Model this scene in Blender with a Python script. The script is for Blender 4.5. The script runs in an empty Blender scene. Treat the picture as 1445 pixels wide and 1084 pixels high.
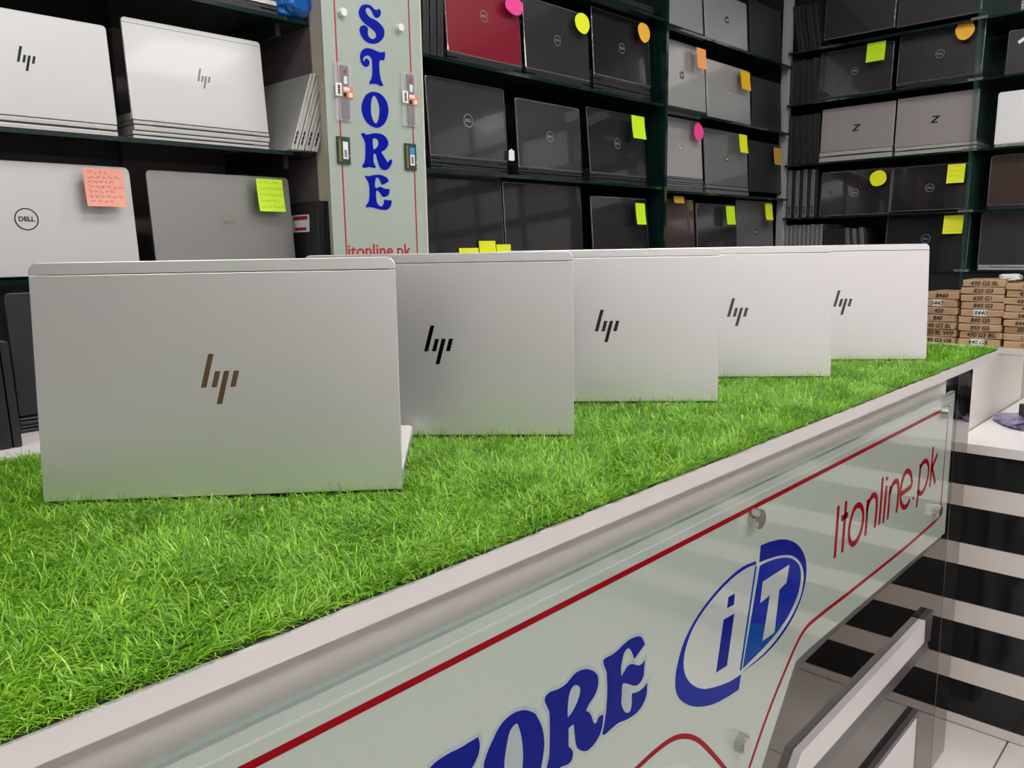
import bpy, bmesh, math, random
import numpy as np
from mathutils import Vector, Matrix
random.seed(7)
rng = np.random.default_rng(7)
COL = bpy.context.scene.collection
SC = bpy.context.scene

# ------------------------------------------------------------------ camera
FPX, PITCH, ROLL, YAW = 1144.84, 0.163693, -0.0171974, 0.755523
CAM = Vector((0.0, 0.0, 1.27))
_fw = Vector((math.cos(YAW)*math.cos(PITCH), math.sin(YAW)*math.cos(PITCH), -math.sin(PITCH)))
_rt = Vector((math.sin(YAW), -math.cos(YAW), 0.0))
_up = _rt.cross(_fw)
_c, _s = math.cos(ROLL), math.sin(ROLL)
_r2 = _c*_rt + _s*_up
_u2 = -_s*_rt + _c*_up
cam_data = bpy.data.cameras.new('camera')
cam_data.sensor_width = 36.0
cam_data.lens = FPX/1445*36
cam_data.clip_start = 0.02
cam = bpy.data.objects.new('camera', cam_data)
COL.objects.link(cam)
m = Matrix((_r2, _u2, -_fw)).transposed().to_4x4()
m.translation = CAM
cam.matrix_world = m
SC.camera = cam

def ray(x, y):
    return (_fw*FPX + _r2*(x-722.5) + _u2*(542-y)).normalized()
def at(x, y, ax, v):
    """photo point (1445x1084) -> the point of the real plane axis=v"""
    d = ray(x, y)
    return CAM + d*((v-CAM[ax])/d[ax])
def on_plane(x, y, p, n):
    d = ray(x, y)
    return CAM + d*((Vector(p)-CAM).dot(n)/d.dot(n))

# ------------------------------------------------------------------ world + exposure
SC.view_settings.view_transform = 'Standard'
SC.view_settings.look = 'None'
SC.view_settings.gamma = 1
SC.view_settings.use_curve_mapping = False
SC.view_settings.exposure = 0.0
w = bpy.data.worlds.new('world')
SC.world = w
w.use_nodes = True
w.node_tree.nodes['Background'].inputs[0].default_value = (0.9, 0.95, 1.0, 1)
w.node_tree.nodes['Background'].inputs[1].default_value = 0.15
LAMP_STRENGTH = 18.8

# ------------------------------------------------------------------ materials
def mat(name, col, rough=0.5, metal=0.0, coat=0.0, emit=None, es=0.0, trans=0.0, alpha=1.0, bump=None, spec=None, ior=None, var=None, coat_bump=False):
    """bump = (scale, strength[, detail]); var = (second colour, noise scale)"""
    mt = bpy.data.materials.new(name)
    mt.use_nodes = True
    nt = mt.node_tree
    b = nt.nodes['Principled BSDF']
    b.inputs['Base Color'].default_value = (*col, 1)
    b.inputs['Roughness'].default_value = rough
    b.inputs['Metallic'].default_value = metal
    b.inputs['Coat Weight'].default_value = coat
    b.inputs['Coat Roughness'].default_value = 0.04
    b.inputs['Transmission Weight'].default_value = trans
    b.inputs['Alpha'].default_value = alpha
    if spec is not None: b.inputs['Specular IOR Level'].default_value = spec
    if ior is not None: b.inputs['IOR'].default_value = ior
    if emit is not None:
        b.inputs['Emission Color'].default_value = (*emit, 1)
        b.inputs['Emission Strength'].default_value = es
    if bump or var:
        tc = nt.nodes.new('ShaderNodeTexCoord')
    if bump:
        nz = nt.nodes.new('ShaderNodeTexNoise')
        nz.inputs['Scale'].default_value = bump[0]
        nz.inputs['Detail'].default_value = bump[2] if len(bump) > 2 else 2
        bp = nt.nodes.new('ShaderNodeBump')
        bp.inputs['Strength'].default_value = bump[1]
        bp.inputs['Distance'].default_value = 0.01
        nt.links.new(tc.outputs['Object'], nz.inputs['Vector'])
        nt.links.new(nz.outputs['Fac'], bp.inputs['Height'])
        nt.links.new(bp.outputs['Normal'], b.inputs['Coat Normal' if coat_bump else 'Normal'])
    if var:
        nz2 = nt.nodes.new('ShaderNodeTexNoise')
        nz2.inputs['Scale'].default_value = var[1]
        nz2.inputs['Detail'].default_value = 4
        mx = nt.nodes.new('ShaderNodeMix')
        mx.data_type = 'RGBA'
        mx.inputs[6].default_value = (*col, 1)
        mx.inputs[7].default_value = (*var[0], 1)
        nt.links.new(tc.outputs['Object'], nz2.inputs['Vector'])
        nt.links.new(nz2.outputs['Fac'], mx.inputs[0])
        nt.links.new(mx.outputs[2], b.inputs['Base Color'])
    return mt

M = {}
M['alu'] = mat('brushed_aluminium', (0.80, 0.78, 0.782), 0.36, 0.85, bump=(900, 0.02))
M['alu_shelf'] = mat('wrapped_aluminium', (0.56, 0.56, 0.545), 0.40, 0.4, coat=0.15, bump=(5, 0.05), coat_bump=True)
M['alu_steel'] = mat('steel_grey_aluminium', (0.17, 0.175, 0.18), 0.34, 0.45, coat=0.6, bump=(7, 0.05), coat_bump=True)
M['alu_grey'] = mat('grey_aluminium', (0.42, 0.42, 0.415), 0.34, 0.45, coat=0.5, bump=(7, 0.05), coat_bump=True)
M['alu_dim'] = mat('warm_grey_metal', (0.34, 0.31, 0.31), 0.40, 0.3)
M['alu_white'] = mat('pale_lid', (0.78, 0.77, 0.78), 0.35, 0.1)
M['black_lid'] = mat('black_wrapped_lid', (0.012, 0.012, 0.014), 0.25, 0.0, coat=0.65, bump=(6, 0.03, 2), spec=0.4, coat_bump=True)
M['char_lid'] = mat('charcoal_wrapped_lid', (0.035, 0.035, 0.038), 0.25, 0.2, coat=1.0, bump=(6, 0.03, 2), spec=0.8, coat_bump=True)
M['black_matte'] = mat('black_matte_plastic', (0.012, 0.013, 0.015), 0.45)
M['red_lid'] = mat('red_wrapped_lid', (0.28, 0.02, 0.04), 0.18, 0.2, coat=1.0, bump=(9, 0.10, 3))
M['brown_lid'] = mat('brown_wrapped_lid', (0.07, 0.045, 0.04), 0.2, 0.2, coat=1.0, bump=(9, 0.10, 3))
M['dark_edge'] = mat('dark_laptop_edge', (0.03, 0.03, 0.035), 0.35, 0.3)
M['silver_edge'] = mat('silver_laptop_edge', (0.58, 0.57, 0.54), 0.35, 0.5)
M['grey_edge'] = mat('grey_laptop_edge', (0.22, 0.22, 0.23), 0.35, 0.5)
M['port'] = mat('port_black', (0.01, 0.01, 0.01), 0.4)
M['chrome'] = mat('logo_chrome', (0.10, 0.09, 0.085), 0.08, 1.0)
M['chrome_reflect'] = mat('logo_chrome_reflect', (0.30, 0.17, 0.11), 0.15, 0.9)  # chrome emblem of the front laptop, its warm reflection put into the colour
M['film_rim_glint'] = mat('film_rim_glint', (0.11, 0.11, 0.115), 0.15, 0.0, coat=1.0, bump=(40, 0.6))  # edge of the wrap, greyed to paint in its specular outline
M['alu_warm'] = mat('warm_grey_aluminium', (0.27, 0.265, 0.25), 0.34, 0.45, coat=0.5, bump=(5, 0.05), coat_bump=True)
M['logo_mid'] = mat('logo_mid_grey', (0.22, 0.22, 0.22), 0.4, 0.0)
M['logo_grey'] = mat('logo_grey', (0.45, 0.45, 0.45), 0.25, 0.6)
M['logo_dark'] = mat('logo_dark', (0.02, 0.02, 0.02), 0.25, 0.2)
M['logo_tan'] = mat('logo_tan', (0.35, 0.24, 0.18), 0.3, 0.6)
M['logo_blue'] = mat('logo_blue', (0.05, 0.25, 0.7), 0.3, 0.3)
M['screen'] = mat('screen_glass', (0.01, 0.01, 0.012), 0.1)
M['key'] = mat('key_black', (0.03, 0.03, 0.03), 0.5)
M['laminate'] = mat('white_laminate', (0.70, 0.66, 0.66), 0.35, var=((0.74, 0.70, 0.69), 3))
M['cream'] = mat('cream_board', (0.76, 0.71, 0.64), 0.35, var=((0.79, 0.75, 0.68), 2))
M['cream_band'] = mat('cream_stripe_laminate', (0.72, 0.66, 0.62), 0.25)
M['black_gloss'] = mat('black_gloss_laminate', (0.008, 0.009, 0.010), 0.10, spec=0.35)
M['mirror'] = mat('bronze_mirror_acrylic', (0.13, 0.113, 0.10), 0.03, 1.0)
M['mirror2'] = mat('grey_mirror_acrylic', (0.30, 0.275, 0.26), 0.03, 1.0)
M['mauve'] = mat('grey_mauve_edge', (0.075, 0.065, 0.07), 0.3)
M['glass_sign'] = mat('frosted_back_painted_glass', (0.37, 0.435, 0.375), 0.45, coat=1.0, var=((0.41, 0.46, 0.40), 2.5))
M['glass_edge'] = mat('glass_edge_green', (0.20, 0.26, 0.235), 0.12, coat=1.0)
M['print_blue'] = mat('print_blue', (0.001, 0.006, 0.20), 0.2, spec=0.06)
M['print_navy'] = mat('print_deep_blue', (0.002, 0.015, 0.26), 0.2, spec=0.06)
M['print_azure'] = mat('print_azure', (0.0, 0.05, 0.25), 0.2, spec=0.06)
M['print_halo'] = mat('print_halo', (0.30, 0.36, 0.39), 0.35, coat=1.0)
M['print_pale'] = mat('print_pale', (0.44, 0.48, 0.45), 0.35, coat=1.0)
M['print_red'] = mat('print_red', (0.25, 0.001, 0.006), 0.2, spec=0.06)
M['sign_blue'] = mat('sign_blue', (0.0, 0.006, 0.30), 0.5, spec=0.1)
M['sign_halo'] = mat('sign_blue_halo', (0.30, 0.39, 0.46), 0.5)
M['sign_red'] = mat('sign_red', (0.42, 0.02, 0.03), 0.4)
M['steel'] = mat('brushed_steel', (0.55, 0.54, 0.52), 0.22, 1.0)
M['rack_black'] = mat('black_rack_board', (0.012, 0.014, 0.016), 0.4)
M['post_grey'] = mat('grey_rack_post', (0.42, 0.41, 0.41), 0.4, 0.2)
M['post_wood'] = mat('pale_wood_column', (0.76, 0.67, 0.55), 0.5, var=((0.68, 0.59, 0.47), 8))
M['shelf_glass'] = mat('green_shelf_glass', (0.006, 0.026, 0.022), 0.06, trans=0.3, spec=0.4)
M['divider_glass'] = mat('green_divider_glass', (0.04, 0.14, 0.10), 0.03, alpha=0.28)
M['mauve_board'] = mat('mauve_back_board', (0.14, 0.115, 0.12), 0.6)
M['white_wall'] = mat('white_wall', (0.88, 0.85, 0.86), 0.8)
M['tan_wall'] = mat('grey_green_wall', (0.22, 0.225, 0.20), 0.8)
M['ceiling'] = mat('ceiling_white', (0.75, 0.75, 0.75), 0.8)
M['tile'] = mat('polished_floor_tile', (0.62, 0.59, 0.55), 0.12, var=((0.70, 0.67, 0.63), 3))
M['grout'] = mat('grout', (0.22, 0.20, 0.18), 0.8)
M['lamp'] = mat('lamp_panel', (1, 1, 1), 0.5, emit=(1.0, 0.98, 0.97), es=LAMP_STRENGTH)
M['lamp_rim'] = mat('lamp_rim', (0.8, 0.8, 0.8), 0.4)
M['backing'] = mat('turf_backing', (0.02, 0.035, 0.012), 0.9)
M['carton'] = mat('brown_cardboard', (0.46, 0.29, 0.16), 0.8, var=((0.54, 0.35, 0.20), 6), bump=(60, 0.05))
M['ink'] = mat('black_ink', (0.015, 0.012, 0.012), 0.7)
M['ink_violet'] = mat('faded_ink', (0.25, 0.12, 0.22), 0.7)
M['paper'] = mat('white_paper', (0.8, 0.8, 0.78), 0.7)
M['foam'] = mat('white_foam', (0.75, 0.77, 0.78), 0.4, bump=(30, 0.3))
M['blue_plastic'] = mat('blue_plastic_film', (0.005, 0.13, 0.50), 0.2, coat=0.8, bump=(25, 0.4))
M['purple_plastic'] = mat('purple_plastic_film', (0.24, 0.23, 0.42), 0.15, coat=0.8, alpha=0.8, bump=(30, 0.4))
M['clear_film'] = mat('clear_blister', (0.75, 0.72, 0.75), 0.05, alpha=0.25, coat=0.6)
M['bag_black'] = mat('black_plastic_film', (0.02, 0.02, 0.024), 0.25, coat=0.8, bump=(14, 0.8, 4))
M['pcb'] = mat('green_circuit_board', (0.03, 0.06, 0.045), 0.4)
M['gold'] = mat('gold_contacts', (0.5, 0.36, 0.10), 0.3, 0.8)
M['label_orange'] = mat('orange_label', (0.75, 0.22, 0.10), 0.5)
M['label_blue'] = mat('blue_label', (0.03, 0.28, 0.65), 0.5)
M['stick_dark'] = mat('memory_stick_brown', (0.08, 0.06, 0.06), 0.45)
NOTE = {'lime': (0.55, 0.85, 0.01), 'yellow': (0.80, 0.85, 0.01), 'gold': (0.80, 0.48, 0.01), 'orange': (0.90, 0.36, 0.12),
        'pink': (0.85, 0.05, 0.30), 'salmon': (0.90, 0.37, 0.28), 'ochre': (0.45, 0.27, 0.03), 'amber': (0.85, 0.45, 0.03)}
for k, v in NOTE.items():
    M['note_'+k] = mat('note_'+k, v, 0.6)

# turf blade material: colour from a per-blade value
def turf_mat():
    mt = bpy.data.materials.new('turf_blade')
    mt.use_nodes = True
    nt = mt.node_tree
    b = nt.nodes['Principled BSDF']
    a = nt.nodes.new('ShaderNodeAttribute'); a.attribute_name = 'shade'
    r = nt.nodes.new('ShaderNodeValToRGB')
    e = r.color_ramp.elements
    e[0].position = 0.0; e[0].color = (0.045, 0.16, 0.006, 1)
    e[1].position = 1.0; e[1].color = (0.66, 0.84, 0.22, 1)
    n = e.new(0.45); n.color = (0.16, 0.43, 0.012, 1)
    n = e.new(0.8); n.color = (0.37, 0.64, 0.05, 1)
    nt.links.new(a.outputs['Fac'], r.inputs[0])
    nt.links.new(r.outputs[0], b.inputs['Base Color'])
    b.inputs['Roughness'].default_value = 0.42
    b.inputs['Subsurface Weight'].default_value = 0.0
    tr = nt.nodes.new('ShaderNodeBsdfTranslucent')
    nt.links.new(r.outputs[0], tr.inputs[0])
    mx = nt.nodes.new('ShaderNodeMixShader'); mx.inputs[0].default_value = 0.25
    nt.links.new(b.outputs[0], mx.inputs[1]); nt.links.new(tr.outputs[0], mx.inputs[2])
    nt.links.new(mx.outputs[0], nt.nodes['Material Output'].inputs[0])
    return mt
M['turf'] = turf_mat()

# ------------------------------------------------------------------ mesh helpers
class MB:
    def __init__(s): s.v = []; s.f = []
    def add(s, vs, fs):
        o = len(s.v); s.v += [tuple(p) for p in vs]; s.f += [tuple(i+o for i in f) for f in fs]; return s
    def box(s, a, b):
        x0, y0, z0 = a; x1, y1, z1 = b
        return s.add([(x0,y0,z0),(x1,y0,z0),(x1,y1,z0),(x0,y1,z0),(x0,y0,z1),(x1,y0,z1),(x1,y1,z1),(x0,y1,z1)],
                     [(0,3,2,1),(4,5,6,7),(0,1,5,4),(1,2,6,5),(2,3,7,6),(3,0,4,7)])
    def slab(s, poly, y0, y1, ch=0.0):
        """poly = [(x,z)] counter-clockwise seen from -y; front face at y0 (towards -y), back at y1; ch = softened front/back rim"""
        n = len(poly)
        if ch <= 0:
            rings = [(poly, y0), (poly, y1)]
        else:
            ins = offset(poly, -ch)
            ins2 = offset(poly, -ch*0.3)
            rings = [(ins, y0), (ins2, y0+ch*0.35), (poly, y0+ch), (poly, y1-ch), (ins, y1)]
        o = len(s.v)
        for pl, yy in rings:
            s.v += [(p[0], yy, p[1]) for p in pl]
        s.f.append(tuple(o+i for i in range(n)))
        for k in range(len(rings)-1):
            for i in range(n):
                j = (i+1) % n
                s.f.append((o+k*n+j, o+k*n+i, o+(k+1)*n+i, o+(k+1)*n+j))
        e = o+(len(rings)-1)*n
        s.f.append(tuple(e+i for i in reversed(range(n))))
        return s
    def cyl(s, c, ax, r, h, n=20, r2=None):
        """cylinder from c along axis ax (0,1,2) by h"""
        r2 = r if r2 is None else r2
        vs = []
        for k, rr in ((0, r), (1, r2)):
            for i in range(n):
                t = 2*math.pi*i/n
                p = [0, 0, 0]; a, b = [(1,2),(2,0),(0,1)][ax]
                p[a] = rr*math.cos(t); p[b] = rr*math.sin(t); p[ax] = k*h
                vs.append((p[0]+c[0], p[1]+c[1], p[2]+c[2]))
        fs = [(i, (i+1)%n, n+(i+1)%n, n+i) for i in range(n)] + [tuple(reversed(range(n))), tuple(range(n, 2*n))]
        return s.add(vs, fs)
    def mesh(s, name, material):
        me = bpy.data.meshes.new(name)
        me.from_pydata(s.v, [], s.f)
        me.materials.append(material)
        me.update()
        return me
    def build(s, name, material, parent=None, loc=None, smooth=False):
        return link(name, s.mesh(name, material), parent, loc, smooth)

def link(name, me, parent=None, loc=None, smooth=False):
    o = bpy.data.objects.new(name, me)
    COL.objects.link(o)
    if parent is not None: o.parent = parent
    if loc is not None: o.location = loc
    if smooth:
        for p in me.polygons: p.use_smooth = True
    return o

def offset(poly, d):
    n = len(poly); out = []
    for i in range(n):
        p0, p1, p2 = poly[i-1], poly[i], poly[(i+1) % n]
        e1 = (p1[0]-p0[0], p1[1]-p0[1]); e2 = (p2[0]-p1[0], p2[1]-p1[1])
        l1 = math.hypot(*e1) or 1e-9; l2 = math.hypot(*e2) or 1e-9
        n1 = (e1[1]/l1, -e1[0]/l1); n2 = (e2[1]/l2, -e2[0]/l2)
        b = (n1[0]+n2[0], n1[1]+n2[1]); q = max(0.35, (b[0]**2+b[1]**2)/2)
        out.append((p1[0]+d*b[0]/q, p1[1]+d*b[1]/q))
    return out
def area(poly):
    return 0.5*sum(poly[i-1][0]*poly[i][1]-poly[i][0]*poly[i-1][1] for i in range(len(poly)))
def ccw(poly): return poly if area(poly) > 0 else poly[::-1]
def rrect(x0, z0, x1, z1, r, rb=None, n=5):
    rb = r if rb is None else rb
    pts = []
    for cx, cz, rr, a0 in ((x1-rb, z0+rb, rb, -90), (x1-r, z1-r, r, 0), (x0+r, z1-r, r, 90), (x0+rb, z0+rb, rb, 180)):
        for i in range(n+1):
            t = math.radians(a0+90*i/n); pts.append((cx+rr*math.cos(t), cz+rr*math.sin(t)))
    return pts
def smooth_path(pts, closed=True, sub=5):
    """Catmull-Rom through points; a third value marks a corner"""
    n = len(pts); out = []
    rg = range(n) if closed else range(n-1)
    for i in rg:
        p1, p2 = pts[i], pts[(i+1) % n]
        p0 = pts[i-1] if (closed or i > 0) else p1
        p3 = pts[(i+2) % n] if (closed or i+2 < n) else p2
        t1 = (0, 0) if len(p1) > 2 else ((p2[0]-p0[0])/2, (p2[1]-p0[1])/2)
        t2 = (0, 0) if len(p2) > 2 else ((p3[0]-p1[0])/2, (p3[1]-p1[1])/2)
        if len(p1) > 2: t1 = ((p2[0]-p1[0])*.6, (p2[1]-p1[1])*.6)
        if len(p2) > 2: t2 = ((p2[0]-p1[0])*.6, (p2[1]-p1[1])*.6)
        if len(p1) > 2 and len(p2) > 2:
            out.append((p1[0], p1[1])); continue
        for k in range(sub):
            t = k/sub; a = 2*t**3-3*t**2+1; b = t**3-2*t**2+t; c = -2*t**3+3*t**2; d = t**3-t**2
            out.append((a*p1[0]+b*t1[0]+c*p2[0]+d*t2[0], a*p1[1]+b*t1[1]+c*p2[1]+d*t2[1]))
    if not closed: out.append((pts[-1][0], pts[-1][1]))
    return out
def ribbon(path, wd, closed=False):
    n = len(path); L = []; R_ = []
    for i in range(n):
        a = path[i-1] if (i > 0 or closed) else path[i]
        b = path[(i+1) % n] if (i < n-1 or closed) else path[i]
        dx, dz = b[0]-a[0], b[1]-a[1]; l = math.hypot(dx, dz) or 1e-9
        nx, nz = -dz/l*wd/2, dx/l*wd/2
        L.append((path[i][0]+nx, path[i][1]+nz)); R_.append((path[i][0]-nx, path[i][1]-nz))
    return L, R_
def flat_fill(outer, holes, y, t, name, material, parent, axis='y'):
    """a filled outline with holes as a thin raised sheet: front at y-t, sides back to y"""
    cu = bpy.data.curves.new(name, 'CURVE'); cu.dimensions = '2D'; cu.fill_mode = 'BOTH'; cu.extrude = t/2
    for pl in [outer]+holes:
        sp = cu.splines.new('POLY'); sp.points.add(len(pl)-1)
        for i, p in enumerate(pl): sp.points[i].co = (p[0], p[1], 0, 1)
        sp.use_cyclic_u = True
    tmp = bpy.data.objects.new('tmp', cu); COL.objects.link(tmp)
    bpy.context.view_layer.update()
    me = bpy.data.meshes.new_from_object(tmp.evaluated_get(bpy.context.evaluated_depsgraph_get()))
    bpy.data.objects.remove(tmp); bpy.data.curves.remove(cu)
    me.transform(Matrix(((1,0,0,0),(0,0,-1,y-t/2),(0,1,0,0),(0,0,0,1))))
    me.materials.clear(); me.materials.append(material); me.name = name
    return link(name, me, parent)
_text_cache = {}
def text_mesh(s, size, material, depth=0.0004, align='CENTER', bold=0.0, sx=1.0, shear=0.0):
    key = (s, round(size, 5), material.name, align, bold, sx, shear)
    if key in _text_cache: return _text_cache[key]
    cu = bpy.data.curves.new('t', 'FONT'); cu.body = s; cu.size = size; cu.extrude = depth; cu.align_x = align; cu.align_y = 'CENTER'
    cu.offset = bold; cu.shear = shear; cu.resolution_u = 3
    tmp = bpy.data.objects.new('tmp', cu); COL.objects.link(tmp)
    bpy.context.view_layer.update()
    me = bpy.data.meshes.new_from_object(tmp.evaluated_get(bpy.context.evaluated_depsgraph_get()))
    bpy.data.objects.remove(tmp); bpy.data.curves.remove(cu)
    me.transform(Matrix(((sx,0,0,0),(0,0,-1,0),(0,1,0,0),(0,0,0,1))))   # stands in the xz plane, faces -y
    me.materials.clear(); me.materials.append(material); me.name = 'lettering'
    _text_cache[key] = me
    return me
def text(s, size, material, parent, loc, name='lettering', **k):
    return link(name, text_mesh(s, size, material, **k), parent, loc)

# ------------------------------------------------------------------ tagging
def tag(o, label=None, cat=None, group=None, kind=None):
    if label: o['label'] = label
    if cat: o['category'] = cat
    if group: o['group'] = group
    if kind: o['kind'] = kind
    return o
def thing(name, label, cat, loc=(0,0,0), rotz=0.0, group=None):
    o = bpy.data.objects.new(name, None); COL.objects.link(o)
    o.empty_display_size = 0.05
    o.location = loc; o.rotation_euler = (0, 0, rotz)
    return tag(o, label, cat, group)
ORD = ['first', 'second', 'third', 'fourth', 'fifth', 'sixth', 'seventh', 'eighth', 'ninth', 'tenth']

# ================================================================== ROOM
PLANE_W = 1.70      # fronts on the long shelf wall (y)
PLANE_E = 3.65      # fronts on the end shelf wall (x)
XW0, XW1, YW0, YW1, ZC = -2.4, 3.97, -2.6, 2.02, 2.9
def struct(name, mb, m, parent=None):
    o = mb.build(name, m, parent)
    if parent is None: o['kind'] = 'structure'
    return o
struct('wall_back', MB().box((XW0, YW1, 0), (XW1+.1, YW1+.1, ZC)), M['rack_black'])
struct('wall_end', MB().box((XW1, YW0, 0), (XW1+.1, YW1, ZC)), M['rack_black'])
struct('wall_front', MB().box((XW0, YW0-.1, 0), (XW1+.1, YW0, ZC)), M['white_wall'])
struct('wall_near', MB().box((XW0-.1, YW0-.1, 0), (XW0, YW1+.1, ZC)), M['tan_wall'])
struct('ceiling', MB().box((XW0-.1, YW0-.1, ZC), (XW1+.1, YW1+.1, ZC+.1)), M['ceiling'])
fl = struct('floor', MB().box((XW0-.1, YW0-.1, -.1), (XW1+.1, YW1+.1, -.006)), M['grout'])
tile_me = MB().slab(rrect(-.298, -.298, .298, .298, .004, n=2), -.0, .006, .001).mesh('tile', M['tile'])
tile_me.transform(Matrix.Rotation(-math.pi/2, 4, 'X'))
for i in range(11):
    for j in range(8):
        cx, cy = XW0+.3+.6*i+.02, YW0+.29+.6*j
        if cx > XW1 or cy > YW1: continue
        link('tile', tile_me, fl, (cx, cy, 0.0))

# ceiling lamps (out of the frame, they light the shop)
for i, (lx, ly) in enumerate([(-1.2,-1.6),(.6,-1.5),(2.4,-1.4),(-1.0,.15),(.9,.35),(2.45,.35)]):
    t = thing('ceiling_lamp', 'square white ceiling light panel, number %s along the shop ceiling' % ORD[i], 'lamp', (lx, ly, ZC), 0, 'ceiling light panels')
    f = MB()
    for a, b in (((-.33,-.33,-.03),(.33,-.30,0)), ((-.33,.30,-.03),(.33,.33,0)), ((-.33,-.30,-.03),(-.30,.30,0)), ((.30,-.30,-.03),(.33,.30,0))): f.box(a, b)
    f.build('frame', M['lamp_rim'], t)
    MB().box((-.30,-.30,-.018),(.30,.30,-.002)).build('diffuser', M['lamp'], t)

# ================================================================== COUNTER
SLAB_T, SLAB_B = 1.022, 1.004
CX0, CX1 = -0.35, 2.125
YF = 0.455
counter = thing('display_counter', 'long white shop counter with cream front board and mirror base', 'counter', (0, 0, 0))
MB().box((CX0, YF, SLAB_B), (CX1, 1.45, SLAB_T)).build('counter_top', M['laminate'], counter)
YB = 0.476     # front board
bx = at(1336, 532, 1, YB).x
YR = .486
def Rp(x, y): q = at(x, y, 1, YR); return (q.x, q.z)
front_poly = [(CX0, .30), (.70, .30), (.985, .58), (1.15, .70), (bx, .70), (bx, SLAB_B), (CX0, SLAB_B)]
MB().slab(ccw(front_poly), YB, YB+.014).build('front_board', M['cream'], counter)
ua, ub, uc, ud = [ (lambda q: (q.x, q.z))(at(x, y, 1, YB+.002)) for x, y in ((1323, 764), (1175, 896), (1129, 939), (1073, 1084))]
zu = (ua[1]+ub[1])/2
under = [(CX0, .27), (ud[0]-.10, .27), ud, uc, (ub[0]-.02, zu), (ua[0]+.02, zu), (ua[0]+.02, .72), (CX0, .72)]
MB().slab(ccw(under), YB+.001, YB+.013).build('edge_strip', M['mauve'], counter)
YM = 0.50      # mirror base plane
JX = 1.993
MB().box((CX0, YM, .0), (JX, YM+.006, SLAB_B)).build('mirror_panel', M['mirror'], counter)
MB().box((JX+.003, YM, .0), (2.105, YM+.006, SLAB_B)).build('mirror_panel', M['mirror2'], counter)
MB().box((JX+.0005, YM-.0005, .0), (JX+.0022, YM, SLAB_B)).build('joint_strip', M['steel'], counter)
MB().box((CX0, 1.40, .0), (2.085, 1.42, SLAB_B)).build('back_board', M['cream'], counter)
MB().box((2.085, YM+.02, .0), (2.10, 1.42, SLAB_B)).build('end_board', M['laminate'], counter)
# lower white rails fixed on the mirror
def rail(pt, pb, pl, name, m_, y0, y1, drop=.25):
    (x1, zt), (xb, zb), (xl, zl) = Rp(*pt), Rp(*pb), Rp(*pl)
    zt = (zt+zl)/2
    return MB().slab(ccw([(x1, zt), (xl, zt), (xl-drop, zt-drop*.95), (xl-drop, zb-drop*.95), (xl+.015, zb), (xb, zb)]), y0, y1).build(name, m_, counter)
rail((1306, 873), (1304, 907), (1131, 1066), 'rail', M['laminate'], YR, .4995)
rail((1306, 892), (1312, 916), (1133, 1078), 'rail_edge', M['mauve'], YR+.002, .4995)
MB().slab(ccw([Rp(1306, 873), Rp(1318, 861), Rp(1313, 905), Rp(1304, 907)]), YR+.001, .4995).build('rail_end', M['mauve'], counter)
(px1, pz1), (px2, pz2) = Rp(1293.6, 1014.5), Rp(1242, 1084)
pz = (pz1+pz2)/2
MB().slab(ccw([(1.16, .01), (1.16, pz-.12), (1.28, pz), (px1, pz), (px1, .01)]), YR, .4995).build('plinth_panel', M['laminate'], counter)
MB().slab(ccw([(px1-.01, .01), (px1-.01, pz-.01), (1.25, pz-.01), (1.26, pz+.012), (px1+.022, pz+.012), (px1+.022, .01)]), YR+.002, .4995).build('plinth_border', M['mauve'], counter)

# ------------------------------------------------------------------ glass sign on the counter front
YG = 0.448
def G(pts, z=None):
    """trace on the plane of the glass front -> (x, z)"""
    out = []
    for p in pts:
        q = at(p[0], p[1], 1, YG)
        out.append((q.x, q.z) + tuple(p[2:]))
    return out
def zoompts(pts, ox, oy, s): return [((p[0])/s+ox, (p[1])/s+oy) + tuple(p[2:]) for p in pts]
sign = thing('glass_sign', 'frosted glass counter sign with blue lettering, red outline and steel fixings', 'sign', (0, 0, 0))
gl = G([(1348, 552), (1334, 752), (1139, 913), (1123, 935), (1075, 1084)])
ztop = gl[0][1]; gx1 = gl[0][0]
glass_poly = [(-.2, ztop), (-.2, .30), (.83, .30)] + [gl[4]] + [gl[3]] + [(gl[2][0], gl[1][1]+.004)] + [(gx1, gl[1][1])] + [(gx1, ztop)]
MB().slab(ccw(glass_poly), YG, YG+.007, .0012).build('glass_sheet', M['glass_sign'], sign)
MB().box((-.2, YG-.0006, ztop-.016), (gx1-.002, YG+.0005, ztop-.0135)).build('edge_line', M['print_pale'], sign)
MB().box((-.2, YG-.0002, ztop-.003), (gx1, YG+.0072, ztop+.0004)).build('glass_edge', M['glass_edge'], sign)
# red outline
rl = zoompts([(350,1084),(500,1007.5),(1340,573,1)], 0, 0, 1)
a0 = G([(360,1079)])[0]; a1 = G([(1339,574)])[0]
zr = (a0[1]+a1[1])/2
red = [(-.2, a0[1]), (a1[0], a1[1], 1)] + [(*q[:2], 1) for q in G([(1326,730)])]
red += G([(1276,774),(1200,835),(1160,866),(1133,892),(1108,946),(1082.5,1010),(1057,1084),(1040,1140)])
red = smooth_path([red[0]+(1,)]+red[1:], closed=False, sub=4)
L, R_ = ribbon(red, .0062)
flat_fill(ccw(L+R_[::-1]), [], YG, .0004, 'red_outline', M['print_red'], sign)
arc = G([(870,1112),(899,1084),(925,1060),(949,1043),(967,1039),(982,1043),(998,1056),(1022,1084),(1040,1110)])
L, R_ = ribbon(smooth_path(arc, closed=False, sub=4), .0062)
flat_fill(ccw(L+R_[::-1]), [], YG, .0004, 'red_arc', M['print_red'], sign)
disc = G([(925,1100),(935,1086),(947,1078),(958,1076),(970,1079),(980,1088),(984,1102),(970,1115),(945,1115)])
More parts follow.
